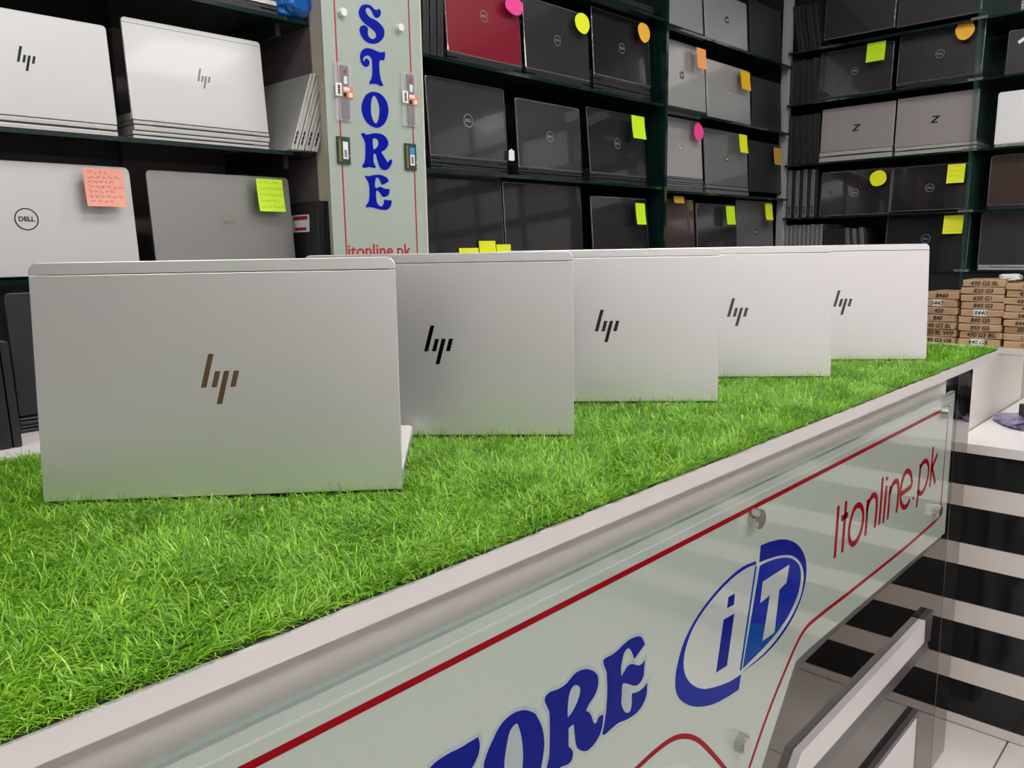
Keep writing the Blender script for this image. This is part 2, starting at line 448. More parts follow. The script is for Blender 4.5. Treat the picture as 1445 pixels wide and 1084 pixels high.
flat_fill(ccw(smooth_path(disc)), [], YG, .0004, 'cream_disc', M['print_pale'], sign)
def letter(name, outer, holes, halo=.0035):
    o_ = ccw(smooth_path(G(outer))); h_ = [smooth_path(G(h)) for h in holes]
    h_ = [ccw(h)[::-1] for h in h_]
    flat_fill(offset(o_, halo), [], YG, .0003, 'letter_halo', M['print_halo'], sign)
    flat_fill(o_, h_, YG-.0003, .0003, name, M['print_blue'], sign)
r4 = lambda p: zoompts(p, 750, 880, 5.315)
r3 = lambda p: zoompts(p, 560, 960, 7.225)
letter('letter', r4([(400,342),(450,350),(485,375),(498,410),(495,470),(470,540),(430,600),(405,655,1),(425,662),(445,690),(460,735),(475,752,1),(490,735),(505,700),(535,683,1),(530,760),(510,830),(470,900),(420,950),(380,955),(345,935),(330,890),(322,820),(315,755,1),(290,770),(275,790,1),(275,920,1),(300,945),(308,970),(300,1020),(270,1055),(235,1068),(205,1084),(160,1130),(110,1180,1),(112,1084),(130,1000),(135,880),(135,740),(130,660),(100,590),(103,550),(135,515),(200,490),(260,450),(330,370)]),
       [r4([(330,460),(358,475),(362,520),(340,590),(305,660),(270,708,1),(268,650),(275,560),(290,500),(310,470)])])
letter('letter', r4([(790,97),(825,105),(848,155,1),(815,200),(790,235),(768,265,1),(755,225),(735,190),(715,188),(690,225),(675,290),(668,340),(672,400,1),(690,370),(720,320),(755,303),(800,315),(830,300),(847,275,1),(842,340),(835,400),(800,455),(760,465),(715,450),(680,455),(675,530),(672,600),(690,650),(712,670),(740,655),(752,600),(752,525,1),(800,510),(840,480),(866,445,1),(860,530),(835,600),(790,665),(720,715),(650,745),(600,785),(545,835,1),(530,825),(545,760),(560,650),(568,520),(565,420),(560,360),(538,300),(545,265),(600,235),(640,205),(720,130)]), [])
letter('letter', [(688,1125),(682.5,1084),(685.3,1068),(693,1048.6),(706.7,1022.3),(723.3,1007),(740,1002),(753.8,1006.4),(757.5,1011.7),(764,1025),(767,1040),(767.3,1053),(765,1072),(761,1090),(750,1125),(730,1160),(705,1160)],
       [[(728,1021),(732,1026.5),(736,1043),(737.9,1064),(737,1084),(735,1110),(728,1130),(715,1110),(711,1084),(713.5,1057),(719,1032)]])
letter('letter', [(674.2,1040,1),(662.4,1047.2),(648.6,1055.5),(632,1063.8),(615.4,1074.9),(606,1084),(590,1104),(584,1130),(596,1140),(604,1128),(616,1122),(622,1135),(614,1190),(600,1215,1),(645,1200,1),(640,1180),(642,1130),(650,1104,1),(665,1084),(672,1070.7),(675.6,1059.7),(676.3,1048.6)], [])
# oval emblem
r5 = lambda p: zoompts(p, 930, 740, 4.0136)
def fill5(name, pts, m_, y=YG-.0002, t=.0003):
    flat_fill(ccw(smooth_path(G(r5(pts)))), [], y, t, name, m_, sign)
oval = [(548,218),(470,250),(385,322),(290,425),(205,545),(145,670),(112,790),(105,880),(150,925),(250,940),(330,925),(420,885),(475,835),(520,800),(600,730),(680,632),(755,520),(802,410),(820,310),(812,235),(780,190),(740,172),(680,175),(620,192)]
fill5('emblem_field', oval, M['print_pale'], YG, .0002)
fill5('emblem_crescent', [(548,208,1),(470,243),(380,318),(290,418),(205,538),(140,668),(105,790),(92,880),(100,960),(140,1010),(210,1033),(300,1020),(390,975),(450,935,1),(463,850,1),(400,890),(320,920),(250,932),(190,910),(150,860),(137,790),(150,700),(190,590),(250,490),(330,390),(420,300),(500,245),(548,228,1)], M['print_navy'])
fill5('emblem_crescent', [(575,120,1),(640,95),(710,85),(770,105),(810,150),(832,220),(828,320),(800,430),(745,550),(670,660),(590,745),(500,815),(475,835,1),(520,795),(600,725),(680,630),(750,520),(800,410),(818,310),(810,240),(780,195),(740,175),(680,178),(620,195),(567,215,1)], M['print_blue'])
fill5('emblem_half', [(570,235,1),(620,210),(680,192),(735,190),(775,210),(798,250),(800,320),(780,410),(735,510),(700,565,1),(516,560,1)], M['print_navy'])
fill5('emblem_half', [(516,560,1),(700,565,1),(665,615),(590,700),(520,770),(472,818,1)], M['print_azure'])
fill5('emblem_divider', [(543,238,1),(552,236,1),(465,826,1),(455,830,1)], M['print_azure'])
fill5('emblem_letter', [(735,228,1),(718,330,1),(678,370,1),(650,612,1),(583,660,1),(625,400,1),(570,445,1),(585,325,1)], M['print_pale'], YG-.0006)
fill5('emblem_letter', [(365,540,1),(425,505,1),(383,800,1),(322,840,1)], M['print_blue'])
fill5('emblem_letter', [(392,412,1),(428,392,1),(422,455,1),(384,475,1)], M['print_blue'])
# thin red web address
r6 = lambda p: zoompts(p, 1160, 620, 6.02)
def stroke6(pts, closed=False, wd=.0095):
    pp = smooth_path(G(r6(pts)), closed=closed, sub=5)
    L, R_ = ribbon(pp, wd, closed)
    if closed:
        a, b = ccw(L), ccw(R_)
        if abs(area(a)) < abs(area(b)): a, b = b, a
        flat_fill(a, [b[::-1]], YG, .0003, 'address_letter', M['print_red'], sign)
    else:
        flat_fill(ccw(L+R_[::-1]), [], YG, .0003, 'address_letter', M['print_red'], sign)
for s_ in ([(140,565),(107,1008)], [(205,525),(170,962)], [(162,678),(222,635)], [(390,510),(367,820)],
           [(378,610),(400,530),(430,480),(455,480),(465,530),(460,620),(447,752)], [(516,325),(485,725)], [(548,395),(519,710)], [(553,318),(550,350)],
           [(580,395),(556,680)], [(573,470),(600,385),(635,355),(648,400),(645,500),(630,625)],
           [(676,462),(755,398),(760,330),(745,280),(715,275),(685,340),(667,440),(668,530),(690,575),(720,565),(745,510)], [(776,488),(774,512)],
           [(838,210),(803,578)], [(828,250),(860,195),(890,188),(905,240),(895,340),(865,430),(835,462),(812,440)], [(945,62),(915,405)], [(980,125),(927,262)], [(935,240),(960,375)]):
    stroke6(s_)
stroke6([(315,558),(345,600),(348,680),(330,780),(295,860),(260,890),(234,860),(228,780),(245,680),(275,590)], True)
for (sx_, sz_) in [at(1070, 733, 1, YG-.008), at(1050, 1052, 1, YG-.008), at(1334, 583, 1, YG-.008), at(1322, 722, 1, YG-.008)] and \
        [(q.x, q.z) for q in (at(1074, 733, 1, YG-.012), at(1054, 1052, 1, YG-.012), at(1339, 583, 1, YG-.012), at(1327, 721, 1, YG-.012))]:
    mb = MB().cyl((sx_, YG, sz_), 1, .0125, .052, 18)
    so = mb.build('standoff', M['steel'], sign)
    MB().cyl((sx_, YG-.012, sz_), 1, .0125, .0125, 24).cyl((sx_, YG-.0135, sz_), 1, .0105, .0015, 24).build('cap', M['steel'], so)

# ================================================================== TURF
turf = thing('turf_mat', 'bright green artificial turf mat covering the counter top', 'mat', (0, 0, 0))
TX0, TX1, TY0, TY1 = -.05, 2.122, YF+.003, 1.108
n_e = 160
edge = []
for i in range(n_e+1):
    x = TX0+(TX1-TX0)*i/n_e
    edge.append((x, TY0+.0025*(rng.random()-.2)))
top = [(x, y) for x, y in edge] + [(TX1, TY1), (TX0, TY1)]
mb = MB(); nn = len(top)
mb.add([(x, y, SLAB_T) for x, y in top]+[(x, y, SLAB_T+.0022) for x, y in top],
       [tuple(range(nn, 2*nn)), tuple(reversed(range(nn)))]+[(i, (i+1)%nn, nn+(i+1)%nn, nn+i) for i in range(nn)])
mb.build('backing', M['backing'], turf)

# the five laptops: hinge-side lower corner (far end of the lid), lid direction, width
LAPS = []
def lap_spec(px, py, ang, wd, h): 
    q = at(px, py, 2, 1.030)
    LAPS.append((q, math.radians(ang), wd, h))
lap_spec(568, 690, -42.8, .3555, .2365)
lap_spec(810, 613.5, -50.6, .354, .2385)
lap_spec(1013, 566, -51.0, .347, .2395)
lap_spec(1172, 531, -51.5, .340, .2395)
lap_spec(1307, 507, -52.5, .343, .2395)
BASE_D = .228
def in_foot(x, y):
    bad = np.zeros(len(x), bool)
    for q, a, wd, h in LAPS:
        dx, dy = x-q.x, y-q.y
        u = -(dx*math.cos(a)+dy*math.sin(a)); v = -dx*math.sin(a)+dy*math.cos(a)
        bad |= (u > -.001) & (u < wd+.001) & (v > -.001) & (v < BASE_D+.012)
    return bad
def make_blades(N):
    x = TX0+(TX1-TX0)*rng.random(N*2); y = TY0+(TY1-TY0)*rng.random(N*2)
    d = np.hypot(x, y)
    keep = rng.random(N*2) < np.clip(.95/np.maximum(d, .5)**.8, .35, 1)
    keep &= ~in_foot(x, y)
    x, y = x[keep][:N], y[keep][:N]
    n = len(x)
    # clumped lean direction
    base = 2.5*np.sin(x*23+np.sin(y*31)*1.7)+1.9*np.cos(y*27+x*11)
    az = base + rng.normal(0, 1.3, n)
    ln = rng.uniform(.012, .025, n)*np.where(rng.random(n) < .04, 1.35, 1)
    tilt = np.clip(rng.normal(1.3, .35, n), .1, 1.9)
    stand = rng.random(n) < .02
    tilt[stand] = .15
    bend = rng.uniform(.1, .7, n)
    wd = rng.uniform(.00036, .00066, n)
    # keep edge blades from hanging far over the front
    d = np.stack([np.cos(az), np.sin(az)], 1)
    near = (y-TY0) < .012
    d[near, 1] = np.abs(d[near, 1])*np.where(rng.random(near.sum()) < .5, 1, -.7)
    # blades next to a lid lean away from it
    for q, a, w_, h_ in LAPS:
        dx, dy = x-q.x, y-q.y
        u = -(dx*math.cos(a)+dy*math.sin(a)); v = -dx*math.sin(a)+dy*math.cos(a)
        k = (u > -.02) & (u < w_+.02) & (v > -.028) & (v < 0)
        nx, ny = math.sin(a), -math.cos(a)   # outward (towards the camera)
        dot = d[k, 0]*nx+d[k, 1]*ny
        f = np.where(dot < 0, -2*dot, 0)
        d[k, 0] += f*nx; d[k, 1] += f*ny
    side = np.stack([-d[:, 1], d[:, 0]], 1)
    ts = np.array([0, .38, .72, 1.0]); ws = np.array([1.0, .95, .7, 0.0])
    P = np.zeros((n, 7, 3))
    px = x.copy(); py = y.copy(); pz = np.full(n, SLAB_T+.0015)
    ang = tilt*.45
    idx = 0
    for k in range(4):
        if k > 0:
            seg = (ts[k]-ts[k-1])*ln
            ang = np.minimum(ang+bend*.75*(.6 if k == 1 else 1)+tilt*.2, 1.75)
            px = px+np.sin(ang)*d[:, 0]*seg; py = py+np.sin(ang)*d[:, 1]*seg; pz = pz+np.cos(ang)*seg
            pz = np.maximum(pz, SLAB_T+.005)
        if k < 3:
            for sg in (-1, 1):
                P[:, idx, 0] = px+sg*side[:, 0]*wd*ws[k]; P[:, idx, 1] = py+sg*side[:, 1]*wd*ws[k]; P[:, idx, 2] = pz; idx += 1
        else:
            P[:, idx, 0] = px; P[:, idx, 1] = py; P[:, idx, 2] = pz
    V = P.reshape(-1, 3).astype(np.float32)
    o = (np.arange(n)*7)[:, None]
    quads = np.concatenate([o+np.array([[0,1,3,2]]), o+np.array([[2,3,5,4]])], 1).reshape(-1)
    tris = (o+np.array([[4,5,6]])).reshape(-1)
    me = bpy.data.meshes.new('blades')
    me.vertices.add(len(V)); me.vertices.foreach_set('co', V.reshape(-1))
    nl = len(quads)+len(tris)
    me.loops.add(nl); me.loops.foreach_set('vertex_index', np.concatenate([quads, tris]).astype(np.int32))
    npoly = 2*n+n
    me.polygons.add(npoly)
    st = np.concatenate([np.arange(2*n)*4, 8*n+np.arange(n)*3]).astype(np.int32)
    me.polygons.foreach_set('loop_start', st)
    me.update(calc_edges=True); me.validate()
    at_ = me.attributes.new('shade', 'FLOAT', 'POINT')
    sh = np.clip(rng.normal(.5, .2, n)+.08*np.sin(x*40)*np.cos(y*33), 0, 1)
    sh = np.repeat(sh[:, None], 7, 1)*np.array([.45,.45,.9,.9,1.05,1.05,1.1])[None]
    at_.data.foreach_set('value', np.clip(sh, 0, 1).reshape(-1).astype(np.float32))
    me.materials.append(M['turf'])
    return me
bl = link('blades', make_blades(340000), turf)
bl['kind'] = 'stuff'

# ================================================================== LAPTOPS
def hp_bars(s):
    """the four slanted bars, s = height of the emblem; returns (x,z) quads centred on the emblem"""
    k = .265   # slant dx/dz
    out = []
    def bar(x, z0, z1, w_=.105):
        out.append([((x+k*z0)*s, z0*s), ((x+w_+k*z0)*s, z0*s), ((x+w_+k*z1)*s, z1*s), ((x+k*z1)*s, z1*s)])
    bar(-.33, -.165, .50); bar(-.125, -.165, .155); bar(.05, -.50, .155); bar(.24, -.165, .155)
    return out
def lid_logo(kind, parent, cx, cz, size, m_):
    if kind == 'bars':
        for q in hp_bars(size):
            MB().slab(ccw([(cx+a, cz+b) for a, b in q]), -.0006, .0002).build('emblem_bar', m_, parent)
    elif kind in ('ring', 'disc', 'rainbow'):
        n = 32; mb = MB(); r = size/2; t = size*.055
        vs = [(cx+rr*math.cos(2*math.pi*i/n), -.0006, cz+rr*math.sin(2*math.pi*i/n)) for rr in (r, r-t) for i in range(n)]
        mb.add(vs, [(i, (i+1)%n, n+(i+1)%n, n+i) for i in range(n)])
        mb.build('emblem_ring', M['logo_blue'] if kind == 'rainbow' else m_, parent)
        text('DELL', size*.30, m_, parent, (cx, -.0005, cz), 'emblem_lettering', bold=size*.006)
    elif kind == 'hpdisc':
        n = 28; r = size/2
        MB().cyl((cx, -.0006, cz), 1, r, .0008, n).build('emblem_disc', m_, parent)
        for q in hp_bars(size*.95):
            MB().slab(ccw([(cx+a, cz+b) for a, b in q]), -.0010, -.0005).build('emblem_bar', M['alu_shelf'], parent)
    elif kind == 'z':
        s = size
        P = [(-.55,.5),(.45,.5),(.50,.32),(-.18,-.30),(.30,-.30),(.40,-.5),(-.62,-.5),(-.60,-.34),(.05,.30),(-.48,.30)]
        MB().slab(ccw([(cx+a*s+.12*b*s, cz+b*s) for a, b in P]), -.0006, .0002).build('emblem_letter', m_, parent)

_mc = {}
def cmesh(key, fn):
    if key not in _mc: _mc[key] = fn()
    return _mc[key]

def counter_laptop(i, q, a, wd, h, label):
    t = thing('open_laptop', label, 'laptop', (q.x, q.y, q.z), a, 'silver laptops displayed open on the turf')
    # local: lid spans x -wd..0, faces -y; base goes back to +y
    hl = h*.947
    lid = bpy.data.objects.new('lid', None)
    tilt = math.radians(5.0)
    rot = Matrix.Rotation(-tilt, 4, 'X')
    low = MB().slab(ccw([(-wd, .0), (-.0, .0), (-.0, hl-.0004), (-wd, hl-.0002)]), 0, .0062, .0005)
    r_ = .009
    pts = [(-wd, hl+.0003), (0, hl+.0003)]
    for k in range(7):
        tt = math.radians(90*k/6); pts.append((-r_+r_*math.cos(tt), h-r_+r_*math.sin(tt)))
    for k in range(7):
        tt = math.radians(90+90*k/6); pts.append((-wd+r_+r_*math.cos(tt), h-r_+r_*math.sin(tt)))
    me = low.mesh('lid', M['alu']); me.transform(rot)
    lo = link('lid', me, t)
    for p in me.polygons: p.use_smooth = False
    me = MB().slab(ccw(pts), 0, .0062, .0008).mesh('antenna_strip', M['alu']); me.transform(rot)
    link('antenna_strip', me, lo)
    cx, cz = -wd/2, h*.50
    for qd in hp_bars(h*.213):
        me = MB().slab(ccw([(cx+u, cz+v) for u, v in qd]), -.0004, .0003).mesh('emblem_bar', M['chrome_reflect' if i == 0 else 'chrome']); me.transform(rot)
        link('emblem_bar', me, lo)
    me = MB().slab(ccw([(-wd+.006, .02), (-.006, .02), (-.006, h-.006), (-wd+.006, h-.006)]), .0060, .0068).mesh('screen', M['screen']); me.transform(rot)
    link('screen', me, lo)
    me = MB().slab(rrect(-wd, .0065, 0, BASE_D, .008), -.0085, .0085, .0015).mesh('base', M['alu'])
    me.transform(Matrix.Translation((0, 0, .0095))@Matrix.Rotation(math.pi/2, 4, 'X')@Matrix.Identity(4))
    # slab was in xz; rotate so that depth runs along +y
    me.transform(Matrix.Diagonal((1, -1, 1, 1)));
    me.flip_normals()
    b = link('base', me, t)
    MB().box((-wd+.02, .040, .0178), (-.02, .140, .0184)).build('keyboard', M['key'], b)
    MB().box((-wd+.05, .003, .002), (-.05, .0085, .015)).build('hinge_cover', M['dark_edge'], b)
    MB().box((-wd/2-.055, .160, .0178), (-wd/2+.055, .232, .0182)).build('touchpad', M['alu_grey'], b)
    mb = MB()
    for k in range(4): mb.box((-.0006, .05+.03*k, .006), (.0004, .064+.03*k, .011))
    mb.build('port', M['port'], b)
    # the base stands on small feet in the turf
    mb = MB()
    for fx in (-wd+.03, -.03):
        for fy in (.03, .22): mb.cyl((fx, fy, -.006), 2, .005, .0085, 10)
    mb.build('rubber_foot', M['key'], b)
    return t
clabels = ['largest looking open silver laptop, standing alone in front at the near end of the turf',
           'open silver laptop on the turf just behind the big front one, second in the line',
           'open silver laptop in the middle of the line of five on the turf',
           'open silver laptop second from the far end of the turf, glare on its emblem',
           'open silver laptop at the far end of the turf beside the cartons']
for i, (q, a, wd, h) in enumerate(LAPS):
    counter_laptop(i, q, a, wd, h, clabels[i])

# ---------------- shelf laptops
LID_FRAMES = {}
def shelf_laptop(key, wall, xL, xR, yT, yB, label, lidm, edgem='dark_edge', logo=None, lsize=.03, lm='logo_grey', tilt=5, group='laptops shown open on the long shelf wall',
                 m4=None, lpos=(.5, .5), plane=None, depth=.20, rad=.008, strip=False):
    """xL,xR,yT,yB are where the lid's near end edge stands in the photo; m4 = (u0,u1,z0,z1) in metres instead"""
    ax, v = ((1, PLANE_W) if wall == 'W' else (0, PLANE_E))
    if plane is not None: v = plane
    if m4:
        u0, u1, z0, z1 = m4
    else:
        p0 = at(xL, yB, ax, v); p1 = at(xL, yT, ax, v)
        u0 = p0[1-ax] if ax == 1 else p0.y
        pr = at(xR, yB, ax, v)
        if ax == 1: u0, u1 = p0.x, pr.x
        else: u0, u1 = p0.y, pr.y
        z0, z1 = p0.z, p1.z
    wd = abs(u1-u0); h = z1-z0
    if wall == 'W':
        loc = (u0, v, z0); rz = 0
    else:
        loc = (v, u0, z0); rz = -math.pi/2
    t = thing('open_laptop', label, 'laptop', loc, rz, group)
    rot = Matrix.Rotation(-math.radians(tilt), 4, 'X')
    me = cmesh(('lid', round(wd, 3), round(h, 3), lidm, tilt, rad), lambda: (lambda m_: (m_.transform(rot), m_)[1])(MB().slab(rrect(0, 0, wd, h, rad, .003), 0, .006, .0014).mesh('lid', M[lidm])))
    lid = link('lid', me, t)
    n0 = len(bpy.data.objects)
    if logo:
        holder = bpy.data.objects.new('emblem', None)
        lid_parts_before = set(o.name for o in lid.children)
        lid_logo(logo, lid, wd*lpos[0], h*lpos[1], lsize, M[lm])
        for c in lid.children:
            if c.name not in lid_parts_before:
                c.data = c.data.copy()
                L_ = Matrix.Translation(c.location); c.data.transform(rot@L_); c.location = (0, 0, 0)
        bpy.data.objects.remove(holder)
    if strip:
        me = MB().box((.001, -.0003, h*.945), (wd-.001, .0004, h*.945+.0012)).mesh('antenna_line', M['grey_edge']); me.transform(rot); link('antenna_line', me, lid)
    if lidm in ('char_lid', 'black_lid', 'red_lid', 'brown_lid') :  # raised film edge, lighter than the lid to imitate its glint
        def rim():
            oo = rrect(-.001, -.001, wd+.001, h+.001, rad, .003); ii = rrect(.0025, .0025, wd-.0025, h-.0025, rad, .003)
            mb = MB(); n_ = len(oo); rr = random.Random(int(wd*1e4))
            dz = [rr.uniform(0, .0012) for _ in range(n_)]
            mb.add([(p[0], .0002-dz[i], p[1]) for i, p in enumerate(oo)]+[(p[0], -.0012, p[1]) for p in ii], [(i, (i+1) % n_, n_+(i+1) % n_, n_+i) for i in range(n_)])
            me = mb.mesh('film_rim_glint', M['film_rim_glint']); me.transform(rot); return me
        link('film_rim_glint', cmesh(('rim', round(wd, 3), round(h, 3), tilt), rim), lid)
    me = cmesh(('base', round(wd, 3), edgem, depth), lambda: MB().slab([(.0, 0), (wd, 0), (wd, .014), (.0, .014)], .009, depth, .0015).mesh('base', M[edgem]))
    b = link('base', me, t)
    nrm = Vector((0, -math.cos(math.radians(tilt)), -math.sin(math.radians(tilt))))
    nrm = Matrix.Rotation(rz, 3, 'Z')@nrm
    LID_FRAMES[key] = (Vector(loc), nrm, rz, math.radians(tilt), (u0, u1, z0, z1))
    return t, (u0, u1, z0, z1)

def closed_laptop(wall, u0, wd, z, edgem, label, group, thick=.019, plane=None, depth=.21, jig=0.0):
    v = (PLANE_W if wall == 'W' else PLANE_E) if plane is None else plane
    loc = (u0+jig, v-.002, z) if wall == 'W' else (v-.002, u0+jig, z)
    t = thing('closed_laptop', label, 'laptop', loc, 0 if wall == 'W' else -math.pi/2, group)
    k = (round(wd, 3), round(thick, 4), edgem, depth)
    me = cmesh(('cb',)+k, lambda: MB().slab([(0, 0), (wd, 0), (wd, thick*.50), (0, thick*.50)], 0, depth, .0016).mesh('base', M[edgem]))
    link('base', me, t)
    me = cmesh(('cl',)+k, lambda: MB().slab([(0, thick*.60), (wd, thick*.60), (wd, thick-.0008), (0, thick-.0008)], .001, depth, .0016).mesh('lid', M[edgem]))
    link('lid', me, t)
    me = cmesh(('ch',)+k, lambda: MB().box((wd*.13, .0006, thick*.45), (wd*.87, depth*.9, thick*.64)).mesh('hinge', M['black_matte']))
    link('hinge', me, t)
    return t
def stack_under(key, wall, zshelf, edgem, where, thick=None, plane=None, n=None):
    u0, u1, z0, z1 = LID_FRAMES[key][4]
    H = z0-zshelf
    n = max(1, round(H/.02)) if n is None else n
    th = H/n
    for k in range(n):
        o = 'only one' if n == 1 else ('topmost' if k == n-1 else ('lowest' if k == 0 else ORD[k]+' from the bottom'))
        closed_laptop(wall, u0, abs(u1-u0), zshelf+th*k, edgem, 'closed laptop under %s, %s in stack' % (where, o), 'closed laptops stacked flat on the shelves', th-.0006, plane, jig=random.uniform(-.003, .003))

def edge_laptop(wall, u, z, h, thick, depth, edgem, facem, label, group, lean=0.0, plane=None, ports=True):
    """a closed laptop standing on edge, spine towards the shop"""
    v = (PLANE_W if wall == 'W' else PLANE_E) if plane is None else plane
    loc = (u, v, z) if wall == 'W' else (v, u, z)
    t = thing('upright_laptop', label, 'laptop', loc, 0 if wall == 'W' else -math.pi/2, group)
    k = (edgem, facem, round(h, 3), round(thick, 4), depth, round(lean, 3))
    sh = Matrix(((1, 0, math.tan(lean), 0), (0, 1, 0, 0), (0, 0, 1, 0), (0, 0, 0, 1)))
    def mk(x0, x1, nm, m_, y0=0, dd=depth, z0=0, z1=h):
        me = MB().slab(rrect(x0, z0, x1, z1, min(.003, (x1-x0)*.4), n=2), y0, dd, .001).mesh(nm, M[m_]); me.transform(sh); return me
    link('base', cmesh(('eb',)+k, lambda: mk(0, thick*.55, 'base', edgem)), t)
    link('lid', cmesh(('el',)+k, lambda: mk(thick*.62, thick*.96, 'lid', facem, .001)), t)
    if ports:
        def pm():
            mb = MB()
            for zz in (.06, .11, .16): mb.box((thick*.16, -.0006, h*zz*1.2), (thick*.42, .001, h*zz*1.2+.009))
            me = mb.mesh('port', M['port']); me.transform(sh); return me
        link('port', cmesh(('ep',)+k, pm), t)
    return t

G1 = 'laptops shown open on the long shelf wall'
G2 = 'laptops shown open on the end shelf wall'
# --- shelf boards, racks
rack = thing('long_shelf_rack', 'black rack with dark green glass shelves along the long wall', 'rack', (0, 0, 0))
rackL = thing('side_shelf_rack', 'shelf rack on the near side of the white store column', 'rack', (0, 0, 0))
rackE = thing('end_shelf_rack', 'rack of green glass shelves across the end of the shop', 'rack', (0, 0, 0))
ZL = [1.790, 1.500, 1.232]
for z in ZL:
    MB().box((.0, 1.665, z-.009), (1.115, 2.0, z)).build('shelf', M['shelf_glass'], rackL)
    MB().box((1.05, 1.70, z-.035), (1.062, 1.97, z-.009)).build('bracket', M['dark_edge'], rackL)
MB().box((-.02, 1.99, 1.0), (1.40, 2.015, 2.6)).build('back_panel', M['rack_black'], rackL)
MB().box((.80, 1.975, 1.25), (1.118, 1.99, 2.3)).build('mauve_panel', M['mauve_board'], rackL)
ZA = [2.063, 1.775, 1.487, 1.20]
for z in ZA:
    MB().box((1.42, 1.665, z-.009), (2.585, 2.0, z)).build('shelf', M['shelf_glass'], rack)
ZB = [2.050, 1.765, 1.478, 1.20]
for z in ZB:
    MB().box((2.61, 1.665, z-.009), (3.62, 2.0, z)).build('shelf', M['shelf_glass'], rack)
MB().box((2.588, 1.66, 1.0), (2.604, 2.0, 2.6)).build('divider', M['shelf_glass'], rack)
MB().box((1.402, 1.66, 1.0), (1.418, 2.0, 2.6)).build('divider', M['rack_black'], rack)
MB().box((3.625, 1.690, .9), (3.668, 1.72, 2.6)).build('corner_post', M['post_grey'], rack)
MB().box((-.4, 1.60, .0), (3.62, 1.98, 1.02)).build('base_cabinet', M['rack_black'], rack)
ZE = [2.112, 1.889, 1.627, 1.393, 1.160]
for z in ZE:
    MB().box((3.615, -1.6, z-.008), (3.955, 1.685, z)).build('shelf', M['shelf_glass'], rackE)
    MB().box((3.61, .90, z-.006), (3.625, .955, z+.004)).build('clip', M['steel'], rackE)
MB().box((3.60, .918, 1.0), (3.95, .928, 2.6)).build('divider', M['divider_glass'], rackE)
MB().box((3.62, -1.61, .6), (3.95, -1.60, 2.6)).build('divider', M['divider_glass'], rackE)

# --- laptops near the store column
shelf_laptop('hpA', 'W', 0, 160, 7, 163, 'large silver laptop with dark slanted emblem beside the picture edge, top shelf near column', 'alu_shelf', 'silver_edge', 'bars', .043, 'logo_dark', 4, G1, m4=(.385, .684, 1.526, 1.714), lpos=(.5, .55))
shelf_laptop('hpB', 'W', 187, 378, 22, 168, 'silver film wrapped laptop with faint slanted emblem on a pile of silver ones', 'alu_shelf', 'silver_edge', 'bars', .04, 'logo_mid', 4, G1, lpos=(.53, .5), strip=True)
shelf_laptop('dlA', 'W', 0, 190, 225, 366, 'bright silver laptop with black ring emblem and salmon note', 'alu_shelf', 'silver_edge', 'ring', .041, 'logo_dark', 4, G1, m4=(.362, .704, 1.236, 1.448), lpos=(.42, .5), rad=.012)
shelf_laptop('dlB', 'W', 207, 406, 239, 372, 'grey film wrapped laptop with tan ring emblem and lime note', 'alu_warm', 'silver_edge', 'ring', .036, 'logo_tan', 4, G1, m4=(.737, 1.068, 1.236, 1.446), lpos=(.52, .5), rad=.010)
stack_under('hpA', 'W', ZL[1], 'silver_edge', 'the silver laptop beside the picture edge')
stack_under('hpB', 'W', ZL[1], 'silver_edge', 'the silver laptop with faint emblem', n=2)
for k in range(4):
    edge_laptop('W', 1.034+.0180*k, ZL[1], .172, .0165, .27, 'silver_edge', 'silver_edge', 'closed silver laptop leaning upright beside the store column, %s from the column' % ORD[3-k], 'silver laptops leaning by the column', .35, plane=1.64)
for k in range(2):
    edge_laptop('W', 1.083+.0225*k, ZL[2], .158, .0215, .24, 'black_matte', 'black_matte', ['black laptop standing upright with a sticker on its side, by the column', 'plain black laptop standing upright between the stickered one and the column'][k], 'black upright laptops by the column', .03, plane=1.63)
xs1 = 1.0822
st = tag(MB().box((0, 0, 0), (.0006, .075, .040)).build('price_sticker', M['paper']), 'small white and red sticker on the black laptop beside the column', 'sticker')
st.location = (xs1+.0012, 1.662, ZL[2]+.088); st.rotation_euler = (0, .03, 0)
MB().box((-.0003, .006, .028), (0, .066, .037)).build('red_band', M['sign_red'], st)
MB().box((-.0003, .012, .004), (0, .060, .011)).build('red_band', M['sign_red'], st)
for k in range(3):
    closed_laptop('W', .72, .325, ZL[0]+.021*k, ['dark_edge', 'silver_edge', 'dark_edge'][k], 'closed laptop in the flat pile beside blue plastic, %s from the bottom' % ORD[k], 'closed laptops stacked flat on the shelves', .0205, plane=1.68, jig=.004*k)
def crumple(name, w_, d_, h_, m_, label, cat, loc, seed=1, amp=.2, rz=0.0):
    r = random.Random(seed)
    bm = bmesh.new(); bmesh.ops.create_icosphere(bm, subdivisions=4, radius=1)
    ph = [(r.uniform(2, 7), r.uniform(2, 7), r.uniform(2, 7), r.uniform(0, 6)) for _ in range(7)]
    for v in bm.verts:
        c = v.co.copy()
        s = 1+sum(amp/7*1.6*abs(math.sin(a*c.x+b*c.y+g*c.z+o)) for a, b, g, o in ph)-amp*.5
        f = lambda q: math.copysign(abs(q)**.6, q)
        v.co = Vector((f(c.x)*w_/2*s, f(c.y)*d_/2*s, max(-h_/2, f(c.z)*h_/2*s)))
    me = bpy.data.meshes.new(name); bm.to_mesh(me); bm.free(); me.materials.append(m_)
    o = link(name, me, None, (loc[0], loc[1], loc[2]+h_/2)); o.rotation_euler = (0, 0, rz)
    return tag(o, label, cat)
crumple('plastic_package', .085, .2, .075, M['blue_plastic'], 'crumpled bright blue plastic package at the shelf end by the column', 'package', (1.085, 1.76, ZL[0]), 3, .25)

